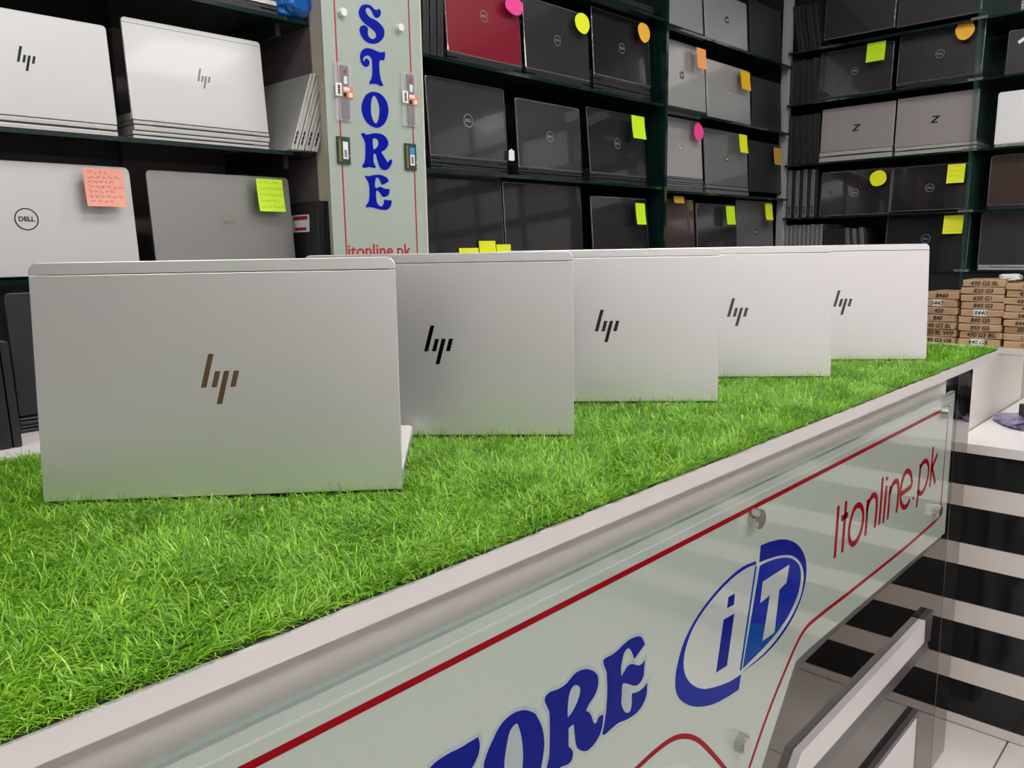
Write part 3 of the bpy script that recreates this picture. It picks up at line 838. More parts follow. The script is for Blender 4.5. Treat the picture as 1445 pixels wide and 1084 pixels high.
# --- black laptops of the long wall
for k in range(5):
    edge_laptop('W', 1.435+.0255*k, ZA[1], .25, .023, .25, 'dark_edge', 'black_matte', 'closed black laptop standing upright beside the red laptop, %s from the column' % ORD[k], 'black upright laptops beside the red one', .03)
shelf_laptop('red', 'W', 632, 736, -58, 72, 'dark red film wrapped laptop with pink note next to the column', 'red_lid', 'dark_edge', 'ring', .032, 'logo_grey', 3.5, G1)
stack_under('red', 'W', ZA[1], 'dark_edge', 'the dark red laptop', n=1)
shelf_laptop('w2', 'W', 742, 832, -8, 95, 'black film wrapped laptop with rounded yellow note beside the red laptop', 'char_lid', 'dark_edge', 'ring', .032, 'logo_grey', 3.5, G1)
stack_under('w2', 'W', ZA[1], 'dark_edge', 'the black laptop with rounded yellow note', n=1)
shelf_laptop('w3', 'W', 838, 918, 7, 104, 'glossy black laptop with rounded amber note at the shelf divider', 'black_lid', 'dark_edge', 'ring', .034, 'logo_grey', 3.5, G1)
stack_under('w3', 'W', ZA[1], 'dark_edge', 'the black laptop with rounded amber note', n=2)
for k in range(2):
    closed_laptop('W', 2.24, .32, ZA[0]+.021*k, 'dark_edge', 'closed dark laptop on the highest shelf above the amber note, %s from the bottom' % ORD[k], 'closed laptops stacked flat on the shelves', .02)
    closed_laptop('W', 1.86, .33, ZA[0]+.021*k, 'dark_edge', 'closed dark laptop on the highest shelf above the yellow note, %s from the bottom' % ORD[k], 'closed laptops stacked flat on the shelves', .02)
shelf_laptop('w4', 'W', 607, 716, 105, 218, 'glossy dark laptop with white ring emblem, middle shelf next to the column', 'char_lid', 'dark_edge', 'ring', .037, 'logo_grey', 3.5, G1)
stack_under('w4', 'W', ZA[2], 'dark_edge', 'the dark laptop next to the column, middle shelf')
shelf_laptop('w5', 'W', 732, 821, 137, 235, 'glossy dark laptop without a note in the middle of the middle shelf', 'char_lid', 'dark_edge', 'ring', .033, 'logo_grey', 3.5, G1)
stack_under('w5', 'W', ZA[2], 'dark_edge', 'the dark laptop in mid shelf')
shelf_laptop('w6', 'W', 833, 912, 149, 243, 'black wrapped laptop with tall lime note, middle shelf at the divider', 'black_lid', 'dark_edge', 'ring', .036, 'logo_grey', 5, G1)
stack_under('w6', 'W', ZA[2], 'dark_edge', 'the black laptop with tall lime note')
MBt = thing('price_tag', 'small white swing tag hanging between two dark laptops', 'tag', at(722, 212, 1, 1.69))
MB().slab(rrect(-.012, -.03, .012, 0, .003), 0, .001).build('card', M['paper'], MBt)
MB().cyl((0, .0005, .0), 1, .004, .0006, 12).build('loop', M['paper'], MBt)
shelf_laptop('v1', 'W', 600, 712, 240, 372, 'wide glossy black laptop on the low shelf next to the column', 'black_lid', 'dark_edge', None, tilt=3, group=G1)
shelf_laptop('v2', 'W', 715, 823, 256, 372, 'wide glossy black laptop on the low shelf behind the yellow tabs', 'black_lid', 'dark_edge', None, tilt=3, group=G1)
shelf_laptop('w7', 'W', 838, 916, 276, 372, 'glossy black laptop with narrow lime note on the low shelf at the divider', 'black_lid', 'dark_edge', None, tilt=4, group=G1)
# bay beyond the divider
shelf_laptop('g1', 'W', 934, 993, -32, 29, 'light grey wrapped laptop on the highest shelf beyond the divider', 'alu_grey', 'dark_edge', None, tilt=4, group=G1)
shelf_laptop('g2', 'W', 996, 1056, -22, 52, 'light grey laptop with dark round emblem, highest shelf by the corner', 'alu_grey', 'dark_edge', 'hpdisc', .03, 'logo_dark', 4, G1)
shelf_laptop('g2b', 'W', 1059, 1103, -5, 78, 'plain black laptop on the highest shelf against the corner post', 'black_matte', 'dark_edge', None, tilt=3, group=G1)
shelf_laptop('g3', 'W', 929, 997, 46, 145, 'grey wrapped laptop with orange note at the divider', 'alu_grey', 'dark_edge', 'hpdisc', .03, 'logo_dark', 4, G1)
stack_under('g3', 'W', ZB[1], 'dark_edge', 'the grey laptop with orange note', n=1)
shelf_laptop('g4', 'W', 999, 1060, 80, 164, 'grey laptop with square golden note and faint round emblem', 'alu_grey', 'dark_edge', 'hpdisc', .03, 'logo_grey', 4, G1)
shelf_laptop('g4b', 'W', 1062, 1103, 105, 182, 'plain black laptop beside the golden note laptop against the corner post', 'black_matte', 'dark_edge', None, tilt=3, group=G1)
shelf_laptop('g5', 'W', 930, 992, 159, 247, 'grey wrapped laptop with rounded pink note at the divider', 'alu_grey', 'dark_edge', 'hpdisc', .03, 'logo_grey', 4, G1)
stack_under('g5', 'W', ZB[2], 'grey_edge', 'the grey laptop with rounded pink note')
shelf_laptop('g6', 'W', 996, 1056, 178, 260, 'darker grey wrapped laptop with narrow yellow note, shelf below the golden note', 'alu_steel', 'dark_edge', 'hpdisc', .028, 'logo_dark', 4, G1)
stack_under('g6', 'W', ZB[2], 'grey_edge', 'the darker grey laptop with narrow yellow note', n=1)
shelf_laptop('g6b', 'W', 1058, 1103, 196, 270, 'plain black laptop with ochre note against the corner post', 'black_matte', 'dark_edge', None, tilt=3, group=G1)
shelf_laptop('b1', 'W', 926, 982, 278, 372, 'brownish wrapped laptop on the low shelf just beyond the divider', 'brown_lid', 'dark_edge', None, tilt=4, group=G1)
shelf_laptop('b2', 'W', 985, 1040, 286, 372, 'charcoal wrapped laptop with lime note on the low shelf', 'char_lid', 'dark_edge', None, tilt=4, group=G1)
shelf_laptop('b3', 'W', 1042, 1092, 281, 372, 'dark grey laptop with yellow note on the low shelf by the corner', 'alu_steel', 'dark_edge', 'hpdisc', .026, 'logo_dark', 4, G1)

# --- end wall
shelf_laptop('e1', 'E', 1163, 1261, -8, 57, 'black wrapped laptop on the highest end shelf nearest the corner', 'char_lid', 'dark_edge', None, tilt=5, group=G2)
shelf_laptop('e2', 'E', 1266, 1383, -30, 39, 'grey black wrapped laptop on the highest end shelf beside the glass divider', 'char_lid', 'dark_edge', None, tilt=5, group=G2)
shelf_laptop('e3', 'E', 1154, 1256, 75, 140, 'wrapped dark laptop with square lime note on the end wall', 'char_lid', 'dark_edge', 'ring', .030, 'logo_grey', 5, G2)
shelf_laptop('e4', 'E', 1265, 1384, 50, 120, 'wrapped dark laptop with rounded orange note on the end wall', 'char_lid', 'dark_edge', 'ring', .034, 'logo_grey', 5, G2)
shelf_laptop('z1', 'E', 1157, 1259, 155, 216, 'matte grey laptop with slanted Z letter, closer to the shop corner', 'alu_dim', 'grey_edge', 'z', .028, 'logo_dark', 3, G2, rad=.003)
shelf_laptop('z2', 'E', 1262, 1376, 140, 209, 'matte grey laptop with slanted Z letter, beside the glass divider', 'alu_dim', 'grey_edge', 'z', .028, 'logo_dark', 3, G2, rad=.003)
stack_under('e3', 'E', ZE[1], 'dark_edge', 'the laptop with square lime note', n=1)
stack_under('e4', 'E', ZE[1], 'dark_edge', 'the laptop with rounded orange note', n=1)
stack_under('z1', 'E', ZE[2], 'silver_edge', 'the Z laptop closer to the corner', n=1)
stack_under('z2', 'E', ZE[2], 'silver_edge', 'the Z laptop beside the divider', n=1)
shelf_laptop('e5', 'E', 1156, 1254, 244, 305, 'black wrapped laptop with rounded yellow note on the end wall', 'black_lid', 'dark_edge', 'ring', .032, 'logo_grey', 5, G2)
shelf_laptop('e6', 'E', 1256, 1365, 237, 299, 'black wrapped laptop with square yellow note and grey ring emblem', 'black_lid', 'dark_edge', 'ring', .034, 'logo_grey', 5, G2)
shelf_laptop('e7', 'E', 1246, 1362, 301, 385, 'black laptop with bright blue ring emblem on the lowest end shelf', 'black_lid', 'dark_edge', 'rainbow', .037, 'logo_grey', 5, G2, lpos=(.5, .56))
shelf_laptop('f1', 'E', 0, 0, 0, 0, 'dark wrapped laptop with scribbled lettering beyond the glass divider, top', 'char_lid', 'dark_edge', None, tilt=5, group=G2, m4=(.835, .50, 1.893, 2.055))
shelf_laptop('f2', 'E', 0, 0, 0, 0, 'plain white laptop beyond the glass divider', 'alu_white', 'silver_edge', None, tilt=3, group=G2, m4=(.855, .53, 1.640, 1.835), rad=.010)
shelf_laptop('f3', 'E', 0, 0, 0, 0, 'dark brown laptop with rounded corners below the plain white one', 'brown_lid', 'dark_edge', None, tilt=3, group=G2, m4=(.862, .54, 1.410, 1.600), rad=.014)
shelf_laptop('f4', 'E', 0, 0, 0, 0, 'dark grey laptop with silver base edge on the lowest shelf above the cartons', 'char_lid', 'silver_edge', None, tilt=3, group=G2, m4=(.880, .55, 1.180, 1.383))
stack_under('f3', 'E', ZE[3], 'dark_edge', 'the dark brown laptop', n=1)
stack_under('f4', 'E', ZE[4], 'silver_edge', 'the dark grey laptop above the cartons', n=1)
stack_under('f2', 'E', ZE[2], 'silver_edge', 'the plain white laptop', n=1)
f1 = [o for o in bpy.data.objects if str(o.get('label', '')).startswith('dark wrapped laptop with scribbled')][0]
tp = MB().slab(rrect(-.028, -.006, .028, .006, .001, n=1), -.0005, .0005).build('tape_strip', M['paper'], f1, (.058, .007, .128))
tp.rotation_euler = (0, -.55, 0)
f1['label'] = 'dark wrapped laptop with a slanting white tape strip beyond the glass divider'
for k in range(3):
    closed_laptop('E', .80, .33, ZE[0]+.0205*k, 'silver_edge', 'closed white laptop on the highest shelf beyond the divider, %s from the bottom' % ORD[k], 'closed laptops stacked flat on the shelves', .0200)
# the rack goes on out of the frame; the glossy lids reflect it
for r_, z in enumerate(ZE):
    for c in range(5):
        y0 = .46-.385*c
        shelf_laptop('x%d%d' % (r_, c), 'E', 0, 0, 0, 0, 'laptop further along the end rack, %s shelf down, %s from the divider' % (ORD[r_], ORD[c+2]), ['alu_shelf', 'alu_grey', 'alu_dim'][(r_+c) % 3], 'grey_edge', None, tilt=3, group='laptops further along the end rack', m4=(y0-(.38 if r_ == 0 else 0)*0, y0-.335, z+.002, z+.195)) if not (r_ == 0 and c == 0) else None

# upright rows in the corner
def corner_row(x0, x1, ybot, ytop, n, edgem, facem, rowname, lean=0.0, h=None, z=None):
    a = at(x0, ybot, 0, PLANE_E); b = at(x1, ybot, 0, PLANE_E)
    z0 = z; hh = (at((x0+x1)/2, ytop, 0, PLANE_E).z-z0) if h is None else h
    st = (a.y-b.y)/n
    for k in range(n):
        edge_laptop('E', a.y-st*k, z0, hh-.004*(k % 2), st*.93, .25, edgem, facem, 'upright laptop in the corner, %s, %s from the post' % (rowname, ORD[k]), 'upright laptops in the corner: '+rowname, lean)
corner_row(1127, 1160, 68, 0, 2, 'dark_edge', 'black_matte', 'tilted pair on the highest shelf', -.16, .20, ZE[0])
corner_row(1113, 1153, 150, 84, 5, 'dark_edge', 'black_matte', 'black row under the tilted pair', 0, None, ZE[1])
corner_row(1112, 1155, 231, 162, 5, 'dark_edge', 'black_matte', 'black row beside the Z laptop', 0, None, ZE[2])
corner_row(1110, 1153, 306, 239, 4, 'grey_edge', 'black_matte', 'row of four with grey edges', .0, None, ZE[3])
corner_row(1104, 1158, 385, 317, 9, 'grey_edge', 'alu_grey', 'row of nine with pale edges', .0, None, ZE[4])
corner_row(1160, 1194, 385, 322, 5, 'dark_edge', 'black_matte', 'black row on the lowest shelf', .0, None, ZE[4])
corner_row(1196, 1226, 385, 321, 3, 'grey_edge', 'char_lid', 'leaning trio on the lowest shelf', -.12, None, ZE[4])

# ------------------------------------------------------------------ sticky notes
def note(key, cx, cy, wpx, hpx, colour, label, blob=False, writing=0, text_m='ink_violet'):
    loc, nrm, rz, tilt, _ = LID_FRAMES[key]
    p = on_plane(cx, cy, loc+nrm*.0012, nrm)
    e = on_plane(cx+wpx/2, cy, loc+nrm*.0012, nrm); f_ = on_plane(cx, cy+hpx/2, loc+nrm*.0012, nrm)
    w_ = (e-p).length; h_ = (f_-p).length
    t = thing('sticky_note', label, 'note', p, rz, 'sticky notes on the laptops')
    rot = Matrix.Rotation(-tilt, 4, 'X')
    if blob:
        r = random.Random(len(label))
        pl = [(w_*math.cos(2*math.pi*i/9)*(1+r.uniform(-.1, .07)), h_*math.sin(2*math.pi*i/9)*(1+r.uniform(-.08, .08))) for i in range(9)]
        pl = ccw(smooth_path(pl, sub=3))
        me = MB().slab(pl, -.0004, .0004).mesh('paper', M['note_'+colour])
    else:
        nx, nz = 5, 5; mb = MB(); vs = []; fs = []
        for j in range(nz+1):
            for i in range(nx+1):
                v = j/nz; vs.append((-w_+2*w_*i/nx, -.0003-.004*(1-v)**3, -h_+2*h_*v))
        for j in range(nz):
            for i in range(nx):
                a = j*(nx+1)+i; fs.append((a, a+1, a+nx+2, a+nx+1))
        k = len(vs); vs += [(x, y+.0004, z) for x, y, z in vs]; fs += [tuple(k+q for q in reversed(f)) for f in fs]
        me = MB().add(vs, fs).mesh('paper', M['note_'+colour])
    me.transform(rot); link('paper', me, t)
    if writing:
        rr = random.Random(5+len(label)); mb = MB()
        for li in range(writing):
            z = h_*(.78-1.5*li/max(1, writing-1)); x = -w_*.8
            end = w_*rr.uniform(.2, .85)
            while x < end:
                l = rr.uniform(.1, .28)*w_; hh = .045*h_
                y = -.0008-.004*(1-(z+h_)/(2*h_))**3
                pts = []
                m_ = 5
                for q in range(m_+1): pts.append((x+l*q/m_, z+rr.uniform(-1, 1)*hh*1.6))
                L, R_ = ribbon(pts, h_*.022)
                for q in range(m_):
                    mb.add([(L[q][0], y, L[q][1]), (R_[q][0], y, R_[q][1]), (R_[q+1][0], y, R_[q+1][1]), (L[q+1][0], y, L[q+1][1])], [(0, 1, 2, 3)])
                x += l+w_*.10
        me = mb.mesh('handwriting', M[text_m]); me.transform(rot); link('handwriting', me, t)
    return t
note('dlA', 148, 265, 55, 54, 'salmon', 'salmon note covered in handwriting on the bright silver laptop', writing=7)
note('dlB', 382, 276, 36, 46, 'lime', 'lime note with faint writing on the grey laptop near the column', writing=5)
note('red', 726, 8, 25, 28, 'pink', 'rounded hot pink note on the dark red laptop', True)
note('w2', 822, 33, 20, 31, 'yellow', 'rounded yellow note on the black laptop beside the red one', True)
note('w3', 909, 46, 17, 28, 'amber', 'rounded amber note on the glossy black laptop at the divider', True)
note('g3', 990, 83, 13, 30, 'orange', 'pale orange upright note on the grey wrapped laptop at the divider')
note('g4', 1052, 114, 13, 27, 'gold', 'golden note on the grey laptop by the corner')
note('w6', 901, 180, 18, 33, 'lime', 'tall lime note on the middle shelf at the divider')
note('g5', 986, 186, 13, 25, 'pink', 'rounded magenta note on the grey laptop at the divider', True)
note('g6', 1049, 203, 11, 26, 'yellow', 'narrow yellow note below the golden one')
note('g6b', 1097, 221, 10, 24, 'ochre', 'dull ochre note on the black laptop at the corner post')
note('w7', 904, 302, 13, 30, 'lime', 'narrow lime note on the low shelf at the divider')
note('b2', 1031, 304, 12, 26, 'lime', 'lime note on the charcoal laptop, low shelf beyond the divider')
note('b3', 1085, 299, 10, 23, 'yellow', 'yellow note on the dark grey laptop nearest the corner, low shelf')
note('b1', 958, 282, 14, 10, 'ochre', 'dull folded note at the top of the brownish laptop')
note('v1', 662, 358, 27, 16, 'yellow', 'yellow tab on the low shelf, nearest the column of three', writing=0)
note('v1', 688, 351, 23, 22, 'yellow', 'tallest yellow tab of the three on the low shelf')
note('v2', 711, 355, 20, 20, 'yellow', 'yellow tab on the low shelf, furthest of three from the column'.replace('furthest', 'last'))
note('e3', 1236, 73, 26, 28, 'lime', 'square lime note on the end wall')
note('e4', 1362, 43, 28, 26, 'amber', 'rounded orange note on the end wall beside the glass divider', True)
note('e5', 1239, 252, 24, 22, 'yellow', 'rounded yellow note on the end wall', True)
note('e6', 1349, 245, 25, 27, 'yellow', 'square yellow note above another, beside the glass divider', writing=4)
note('e7', 1345, 317, 28, 26, 'yellow', 'square yellow note with writing on the laptop with blue ring', writing=6)

# ================================================================== STORE COLUMN
YC = 1.60
def Cp(pts):
    out = []
    for p in pts:
        q = at(p[0], p[1], 1, YC-.008); out.append((q.x, q.z)+tuple(p[2:]))
    return out
MB().box((1.1155, 1.665, 1.0), (1.1178, 1.99, 2.6)).build('side_lining', M['mauve_board'], rackL)
colm = thing('store_column', 'pale column between the racks carrying the vertical store sign', 'column', (0, 0, 0))
MB().box((1.118, YC, .0), (1.395, 2.0, ZC)).build('column_body', M['post_wood'], colm)
csign = thing('wall_sign', 'tall white glass sign with blue vertical lettering between the shelf racks', 'sign', (0, 0, 0))
MB().slab(ccw([(1.100, 1.05), (1.385, 1.05), (1.385, 2.25), (1.100, 2.25)]), YC-.008, YC-.002, .001).build('glass_sheet', M['glass_sign'], csign)
for xx in (1.135, 1.350):
    MB().box((xx-.0018, YC-.0086, 1.215), (xx+.0018, YC-.008, 2.24)).build('red_line', M['sign_red'], csign)
MB().box((1.135, YC-.0086, 1.213), (1.350, YC-.008, 1.217)).build('red_line', M['sign_red'], csign)
z1_ = lambda p: zoompts(p, 490, 0, 6.773)
z2_ = lambda p: zoompts(p, 490, 120, 5.709)
def cletter(outer, holes):
    o_ = ccw(smooth_path(Cp(outer))); h_ = [ccw(smooth_path(Cp(h)))[::-1] for h in holes]
    flat_fill(offset(o_, .0028), [], YC-.008, .0003, 'letter_halo', M['sign_halo'], csign)
    flat_fill(o_, h_, YC-.0083, .0003, 'letter', M['sign_blue'], csign)
    for h in h_: flat_fill(ccw(offset(ccw(h), -.002)), [], YC-.0083, .0001, 'letter_eye', M['glass_sign'], csign)
cletter(z1_([(305,82,1),(320,110),(318,140),(300,165),(275,172),(250,150),(235,115),(215,85),(190,75),(175,95),(185,130),(215,165),(265,190),(310,225),(345,270),(355,320),(335,375),(290,412),(240,420),(190,405),(145,365),(120,310),(118,270),(145,242),(180,248),(198,275),(195,310),(205,350),(235,372),(262,365),(275,340),(262,305),(225,270),(170,230),(130,185),(108,135),(115,85),(140,52),(180,42),(225,55),(255,85),(280,95)]), [])
cletter(z1_([(190,460),(240,470),(295,495),(330,500),(355,492,1),(362,530),(350,578,1),(315,575,1),(305,600),(308,680),(320,760),(345,815,1),(320,825),(285,808),(250,802),(215,808,1),(210,785),(228,755),(238,690),(235,600),(228,560),(205,535),(175,535),(155,555),(152,580),(165,580),(170,562),(190,562),(210,585),(208,620),(185,640),(155,632),(130,595),(120,545),(130,500),(155,470)]), [])
cletter(z2_([(205,55),(255,65),(300,105),(328,170),(328,240),(300,310),(250,345),(200,335),(150,295),(120,230),(115,160),(140,95),(170,65)]), [z2_([(218,88),(240,120),(257,180),(255,250),(240,300),(228,310),(210,290),(192,230),(190,160),(200,105)])])
cletter(z2_([(112,390,1),(135,388),(150,400),(180,395),(230,388),(285,400),(320,435),(330,480),(305,520),(275,540),(285,560),(310,600),(325,620),(345,600,1),(360,605),(355,640),(325,680),(290,685),(260,660),(240,600),(228,560),(212,552,1),(212,620),(232,660,1),(215,670),(180,662),(135,668),(118,655,1),(140,610),(145,530),(140,460),(115,405)]), [z2_([(215,430),(240,440),(250,475),(235,505),(212,520,1),(205,480),(205,440)])])
cletter(z2_([(145,728,1),(170,735),(215,725),(270,725),(315,745),(335,775,1),(300,798,1),(275,800),(260,765),(240,745),(228,760),(222,800),(230,830),(265,820),(300,835),(340,838,1),(335,880),(310,900),(285,900),(262,870),(240,850),(232,865),(232,900),(240,950),(270,978),(290,960),(295,925,1),(358,930,1),(350,975),(320,1005),(270,1005),(220,992),(180,985),(152,988,1),(150,972),(172,935),(178,860),(170,790),(145,745)]), [])
a = at(491, 352, 1, YC-.008); b = at(580, 352, 1, YC-.008)
tm = text_mesh('itonline.pk', .05, M['sign_red'], align='LEFT', bold=.0006)
xs = [v.co.x for v in tm.vertices]; wd_ = max(xs)-min(xs)
o = link('address_lettering', tm, csign, (a.x-min(xs)*((b.x-a.x)/wd_), YC-.0083, (a.z+b.z)/2-.004))
o.scale = ((b.x-a.x)/wd_, 1, .85)
for px_, py_ in ((484, 17), (565, 39)):
    q = at(px_, py_, 1, YC-.016)
    MB().cyl((q.x, YC-.020, q.z), 1, .0085, .012, 20, .0095).build('fixing_cap', M['paper'], csign)
def blister(x, y0, y1, label):
    a = at(x, y0, 1, YC-.012); b = at(x, y1, 1, YC-.012); h = a.z-b.z
    t = thing('memory_stick_pack', label, 'memory module', (a.x, YC-.009, b.z), 0, 'memory packs on the store sign')
    MB().slab(rrect(-.030, -.004, .018, h+.006, .003), -.006, -.0005).build('blister', M['clear_film'], t)
    MB().box((-.012, -.005, 0), (.008, -.002, h)).build('module', M['stick_dark'], t)
    mb = MB()
    c = thing  # no-op
    MB().box((-.006, -.0068, h*.66), (.003, -.0060, h*.80)).build('chip_label', M['paper'], t)
    MB().box((-.004, -.0068, h*.86), (.001, -.0060, h*.92)).build('red_mark', M['sign_red'], t)
    MB().box((-.010, -.0074, h*.40), (.018, -.0064, h*.61)).build('picture_card', M['label_orange'], t)
    MB().box((-.008, -.0078, h*.53), (.008, -.0072, h*.595)).build('card_print', M['paper'], t)
    MB().box((-.009, -.0078, h*.41), (-.001, -.0072, h*.49)).build('card_print', M['logo_dark'], t)
    MB().box((.006, -.0078, h*.42), (.015, -.0072, h*.50)).build('card_print', M['paper'], t)
    s = MB().box((-.030, -.0074, h*.42), (-.013, -.0064, h*.66)).build('barcode_card', M['paper'], t)
    mb = MB()
    for k in range(9): mb.box((-.024, -.0079, h*(.45+.02*k)), (-.018, -.0073, h*(.45+.02*k)+.0012*(1+k % 2)))
    mb.build('barcode', M['ink'], s)
blister(486, 93, 168, 'brown memory stick in clear pack on the sign edge nearest the silver laptops')
blister(579, 106, 176, 'brown memory stick in clear pack on the sign edge nearest the black laptops')
def sodimm(x0, x1, y0, y1, m_, label):
    a = at(x0, y0, 1, YC-.012); b = at(x1, y1, 1, YC-.012); w_ = b.x-a.x; h = a.z-b.z
    t = thing('memory_card', label, 'memory module', (a.x, YC-.009, b.z), 0, 'bare memory cards on the store sign')
    MB().slab(ccw([(0, 0), (w_, 0), (w_, h*.25), (w_*.93, h*.28), (w_*.93, h*.34), (w_, h*.37), (w_, h), (0, h)]), -.004, -.0005).build('circuit_board', M['pcb'], t)
    MB().box((w_*.12, -.0046, h*.08), (w_*.26, -.0038, h*.92)).build('contacts', M['gold'], t)
    MB().box((w_*.42, -.0054, h*.18), (w_*.80, -.0040, h*.82)).build('paper_label', M['paper'], t)
    if m_: MB().box((w_*.42, -.0060, h*.58), (w_*.80, -.0052, h*.86)).build('blue_label', M[m_], t)
    MB().box((w_*.50, -.0058, h*.25), (w_*.70, -.0053, h*.52)).build('print', M['logo_grey'], t)
sodimm(475, 495, 192, 232, None, 'green memory card with white label on the sign near the silver laptops')
sodimm(571, 588, 202, 241, 'label_blue', 'green memory card with blue and white label on the sign')

# ================================================================== BACK COUNTER BITS (behind the front laptop)
shelf_laptop('bag1', 'W', 0, 0, 0, 0, 'black film wrapped laptop standing behind the big front laptop', 'black_matte', 'dark_edge', None, tilt=2, group='dark laptops on the counter behind the turf', m4=(.347, .68, 1.045, 1.222), plane=1.30, depth=.12)
for k in range(2):
    closed_laptop('W', .345, .33, SLAB_T+.0002+.0112*k, 'dark_edge', 'closed dark laptop under the wrapped one behind the turf, %s' % ['lower', 'upper'][k], 'dark laptops on the counter behind the turf', .011, plane=1.295, depth=.125)
for k in range(2):
    edge_laptop('W', .292-.037*k, SLAB_T, .142, .030, .2, 'black_matte', 'black_matte', 'black wrapped laptop on edge behind the turf, %s the wrapped lid' % ['next to', 'one away from'][k], 'dark laptops on the counter behind the turf', -.02 if k == 0 else 0, plane=1.20)

# ================================================================== STRIPED DESK
XD = 2.25
desk = thing('striped_desk', 'desk with white top and glossy black and cream striped front', 'desk', (0, 0, 0))
ztop_d = .768
MB().box((XD-.012, -2.2, ztop_d-.024), (3.28, .565, ztop_d)).build('desk_top', M['laminate'], desk)
MB().box((XD+.012, -2.2, .0), (XD+.03, .565, ztop_d-.024)).build('desk_body', M['cream'], desk)
z = ztop_d-.026; zz = []
bounds = [(.742, .658, 1), (.658, .600, 0), (.600, .503, 1), (.503, .443, 0), (.443, .345, 1), (.345, .285, 0), (.285, .187, 1), (.187, .125, 0), (.125, .030, 1), (.030, .002, 0)]
for a_, b_, k in bounds:
    for (y0, y1) in ((-2.2, -1.0), (-1.0, .565)):
        MB().box((XD, y0+.0006, b_+.0008), (XD+.0125, y1-.0006, a_-.0008)).build('stripe_panel', M['black_gloss'] if k else M['cream_band'], desk)
# tall cream side board behind the desk with the white cap
pc = [at(1445, 503, 1, .57), at(1391, 497, 1, .57), at(1378, 496, 1, .57)]
ytop = [(q.x, q.z) for q in pc]
side = thing('side_cabinet', 'cream cabinet with white cap beyond the end of the counter', 'cabinet', (0, 0, 0))
k_ = (ytop[0][1]-ytop[1][1])/(ytop[0][0]-ytop[1][0])
xe = 3.0; ze = ytop[0][1]+k_*(xe-ytop[0][0])
xs_, zs_ = 2.135, ytop[1][1]+k_*(2.135-ytop[1][0])
MB().slab(ccw([(xs_, .0), (xe, .0), (xe, ze), (xs_, zs_)]), .570, .588).build('side_board', M['cream'], side)
MB().add([(xs_, .567, zs_), (xe, .567, ze), (xe, 1.2, ze), (xs_, 1.2, zs_), (xs_, .567, zs_+.012), (xe, .567, ze+.012), (xe, 1.2, ze+.012), (xs_, 1.2, zs_+.012)],
         [(0,3,2,1),(4,5,6,7),(0,1,5,4),(1,2,6,5),(2,3,7,6),(3,0,4,7)]).build('cap', M['laminate'], side)
cs = thing('carton_bench', 'white bench at the foot of the end rack carrying brown cartons', 'bench', (0, 0, 0))
MB().box((3.30, -.6, .858), (3.62, 1.59, .883)).build('bench_top', M['laminate'], cs)
MB().box((3.33, -.6, .0), (3.61, 1.59, .858)).build('bench_body', M['cream'], cs)
MB().box((3.63, -1.6, .0), (3.95, 1.59, 1.150)).build('lower_panel', M['rack_black'], rackE)

# desk clutter
pp = at(1440, 602, 2, ztop_d)
crumple('plastic_pouch', .15, .12, .022, M['purple_plastic'], 'flat purple plastic pouch on the white desk top', 'pouch', (pp.x+.03, pp.y-.01, ztop_d), 5, .3, .6)
tg = thing('charger_box', 'small black and grey box lying on the purple pouch', 'box', (pp.x+.03, pp.y-.045, ztop_d+.026), -.9)
MB().slab(rrect(-.05, 0, .05, .034, .004), -.03, .03, .003).build('case', M['black_matte'], tg)
MB().box((-.03, -.0306, .006), (.035, -.0300, .026)).build('label', M['logo_grey'], tg)
crumple('black_plastic_bag', .20, .19, .20, M['bag_black'], 'crumpled shiny black plastic bag on the desk, mirrored in the counter end', 'bag', (2.63, .315, ztop_d), 9, .35)

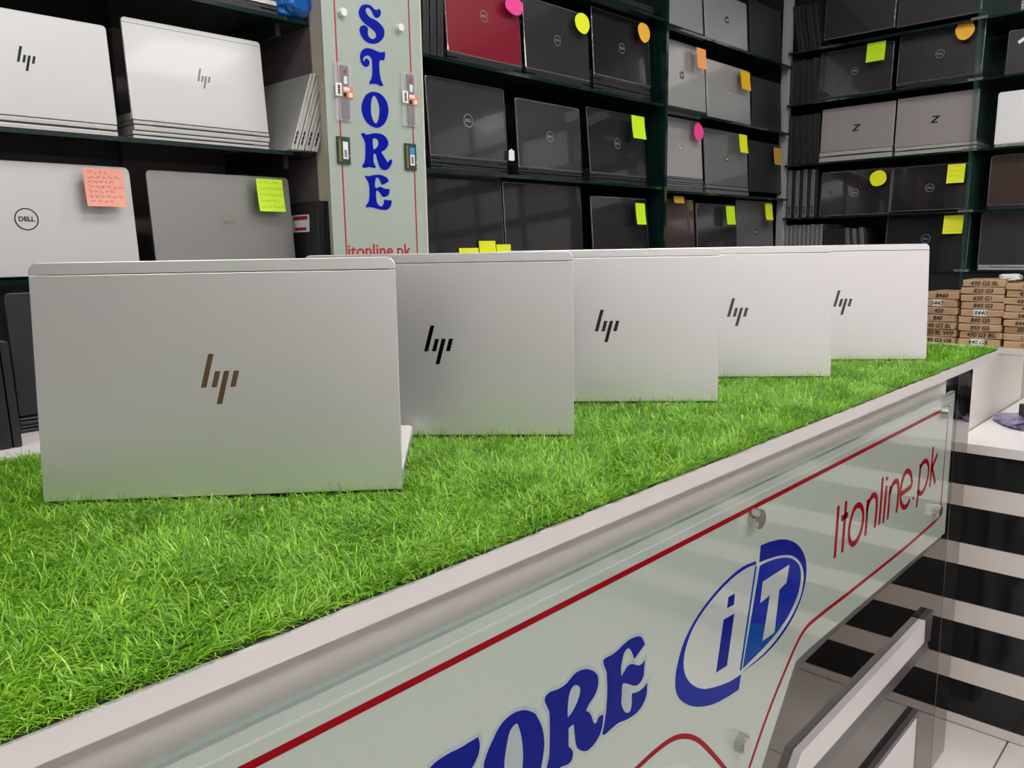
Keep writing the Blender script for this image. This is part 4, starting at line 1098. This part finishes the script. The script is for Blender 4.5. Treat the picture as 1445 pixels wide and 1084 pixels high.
# ================================================================== CARTONS
XCt = 3.42
bt = ['440 G3', '430 G3 BIL', '850 G5', '840 G5', '8440', '840 G3', '650 G1', '820 G3', '430 G5 BL']
ct = ['107', '15-', '850 G', '8440-G', '5447', '450', '430 G', '450 G', '430']
atx = ['840 G3 G8', '820 BL WIP', '840 G3 BL', '840', '450', '5447', '8460']
def carton(y0, y1, z0, z1, s, label, rz=0.0, patch=False, xf=XCt, depth=.17, seed=0):
    r = random.Random(seed)
    w_ = y0-y1
    t = thing('brown_carton', label, 'carton', (xf+r.uniform(-.008, .008), y0+r.uniform(-.004, .004), z0), -math.pi/2+rz+r.uniform(-.03, .03), 'flat brown cartons with handwriting')
    h = z1-z0-.0008
    sg = h*.10
    pl = [(0, sg*r.random()), (w_*.5, 0), (w_, sg*r.random()), (w_+r.uniform(-.002, .002), h*.5), (w_, h-sg*r.random()), (w_*.5, h), (0, h-sg*r.random()), (r.uniform(-.002, .002), h*.5)]
    MB().slab(ccw(pl), 0, depth, .0012).build('box', M['carton'], t)
    MB().box((w_*.02, -.0004, h*.80), (w_*.98, .0004, h*.84)).build('flap_seam', M['post_wood'], t)
    if patch: MB().box((w_*.30, -.0012, h*.06), (w_*.62, -.0004, h*.97)).build('white_label', M['paper'], t)
    o = text(s, h*.80, M['ink'], t, (w_*(.47 if patch else .52), -.0016, h*.47), 'handwriting', bold=.0002, shear=.15)
def stackc(xpl, xpr, ybot, ytop, texts, nm, patches=(), rz=0.0, y_ext=0.0):
    a = at(xpl, ybot, 0, XCt); b = at(xpr, ybot, 0, XCt); zt = at(xpl, ytop, 0, XCt).z
    z0 = .8832; n = len(texts); st = (zt-z0)/n
    for k, s in enumerate(texts):
        jy = random.Random(k*7+len(nm)).uniform(-.004, .004)
        pos = 'bottom one' if k == 0 else ('top one' if k == n-1 else ORD[k]+' from the bottom')
        carton(a.y+y_ext+jy, b.y+jy, z0+st*k, z0+st*(k+1), s, 'flat brown carton in the %s, %s' % (nm, pos), rz, k in patches, seed=k*13+len(nm))
stackc(1351, 1411, 485, 394, bt, 'tall middle pile on the bench', (0, 4))
stackc(1414, 1472, 487, 399, ct, 'pile cut by the picture edge')
stackc(1300, 1347, 480, 411, atx, 'lower pile behind the last laptop', (5,), rz=-.12)
crumple('foam_ball', .075, .06, .022, M['foam'], 'white crumpled foam lying on top of the cartons', 'foam', (XCt+.08, .73, at(1411, 399, 0, XCt).z+.006), 4, .3)
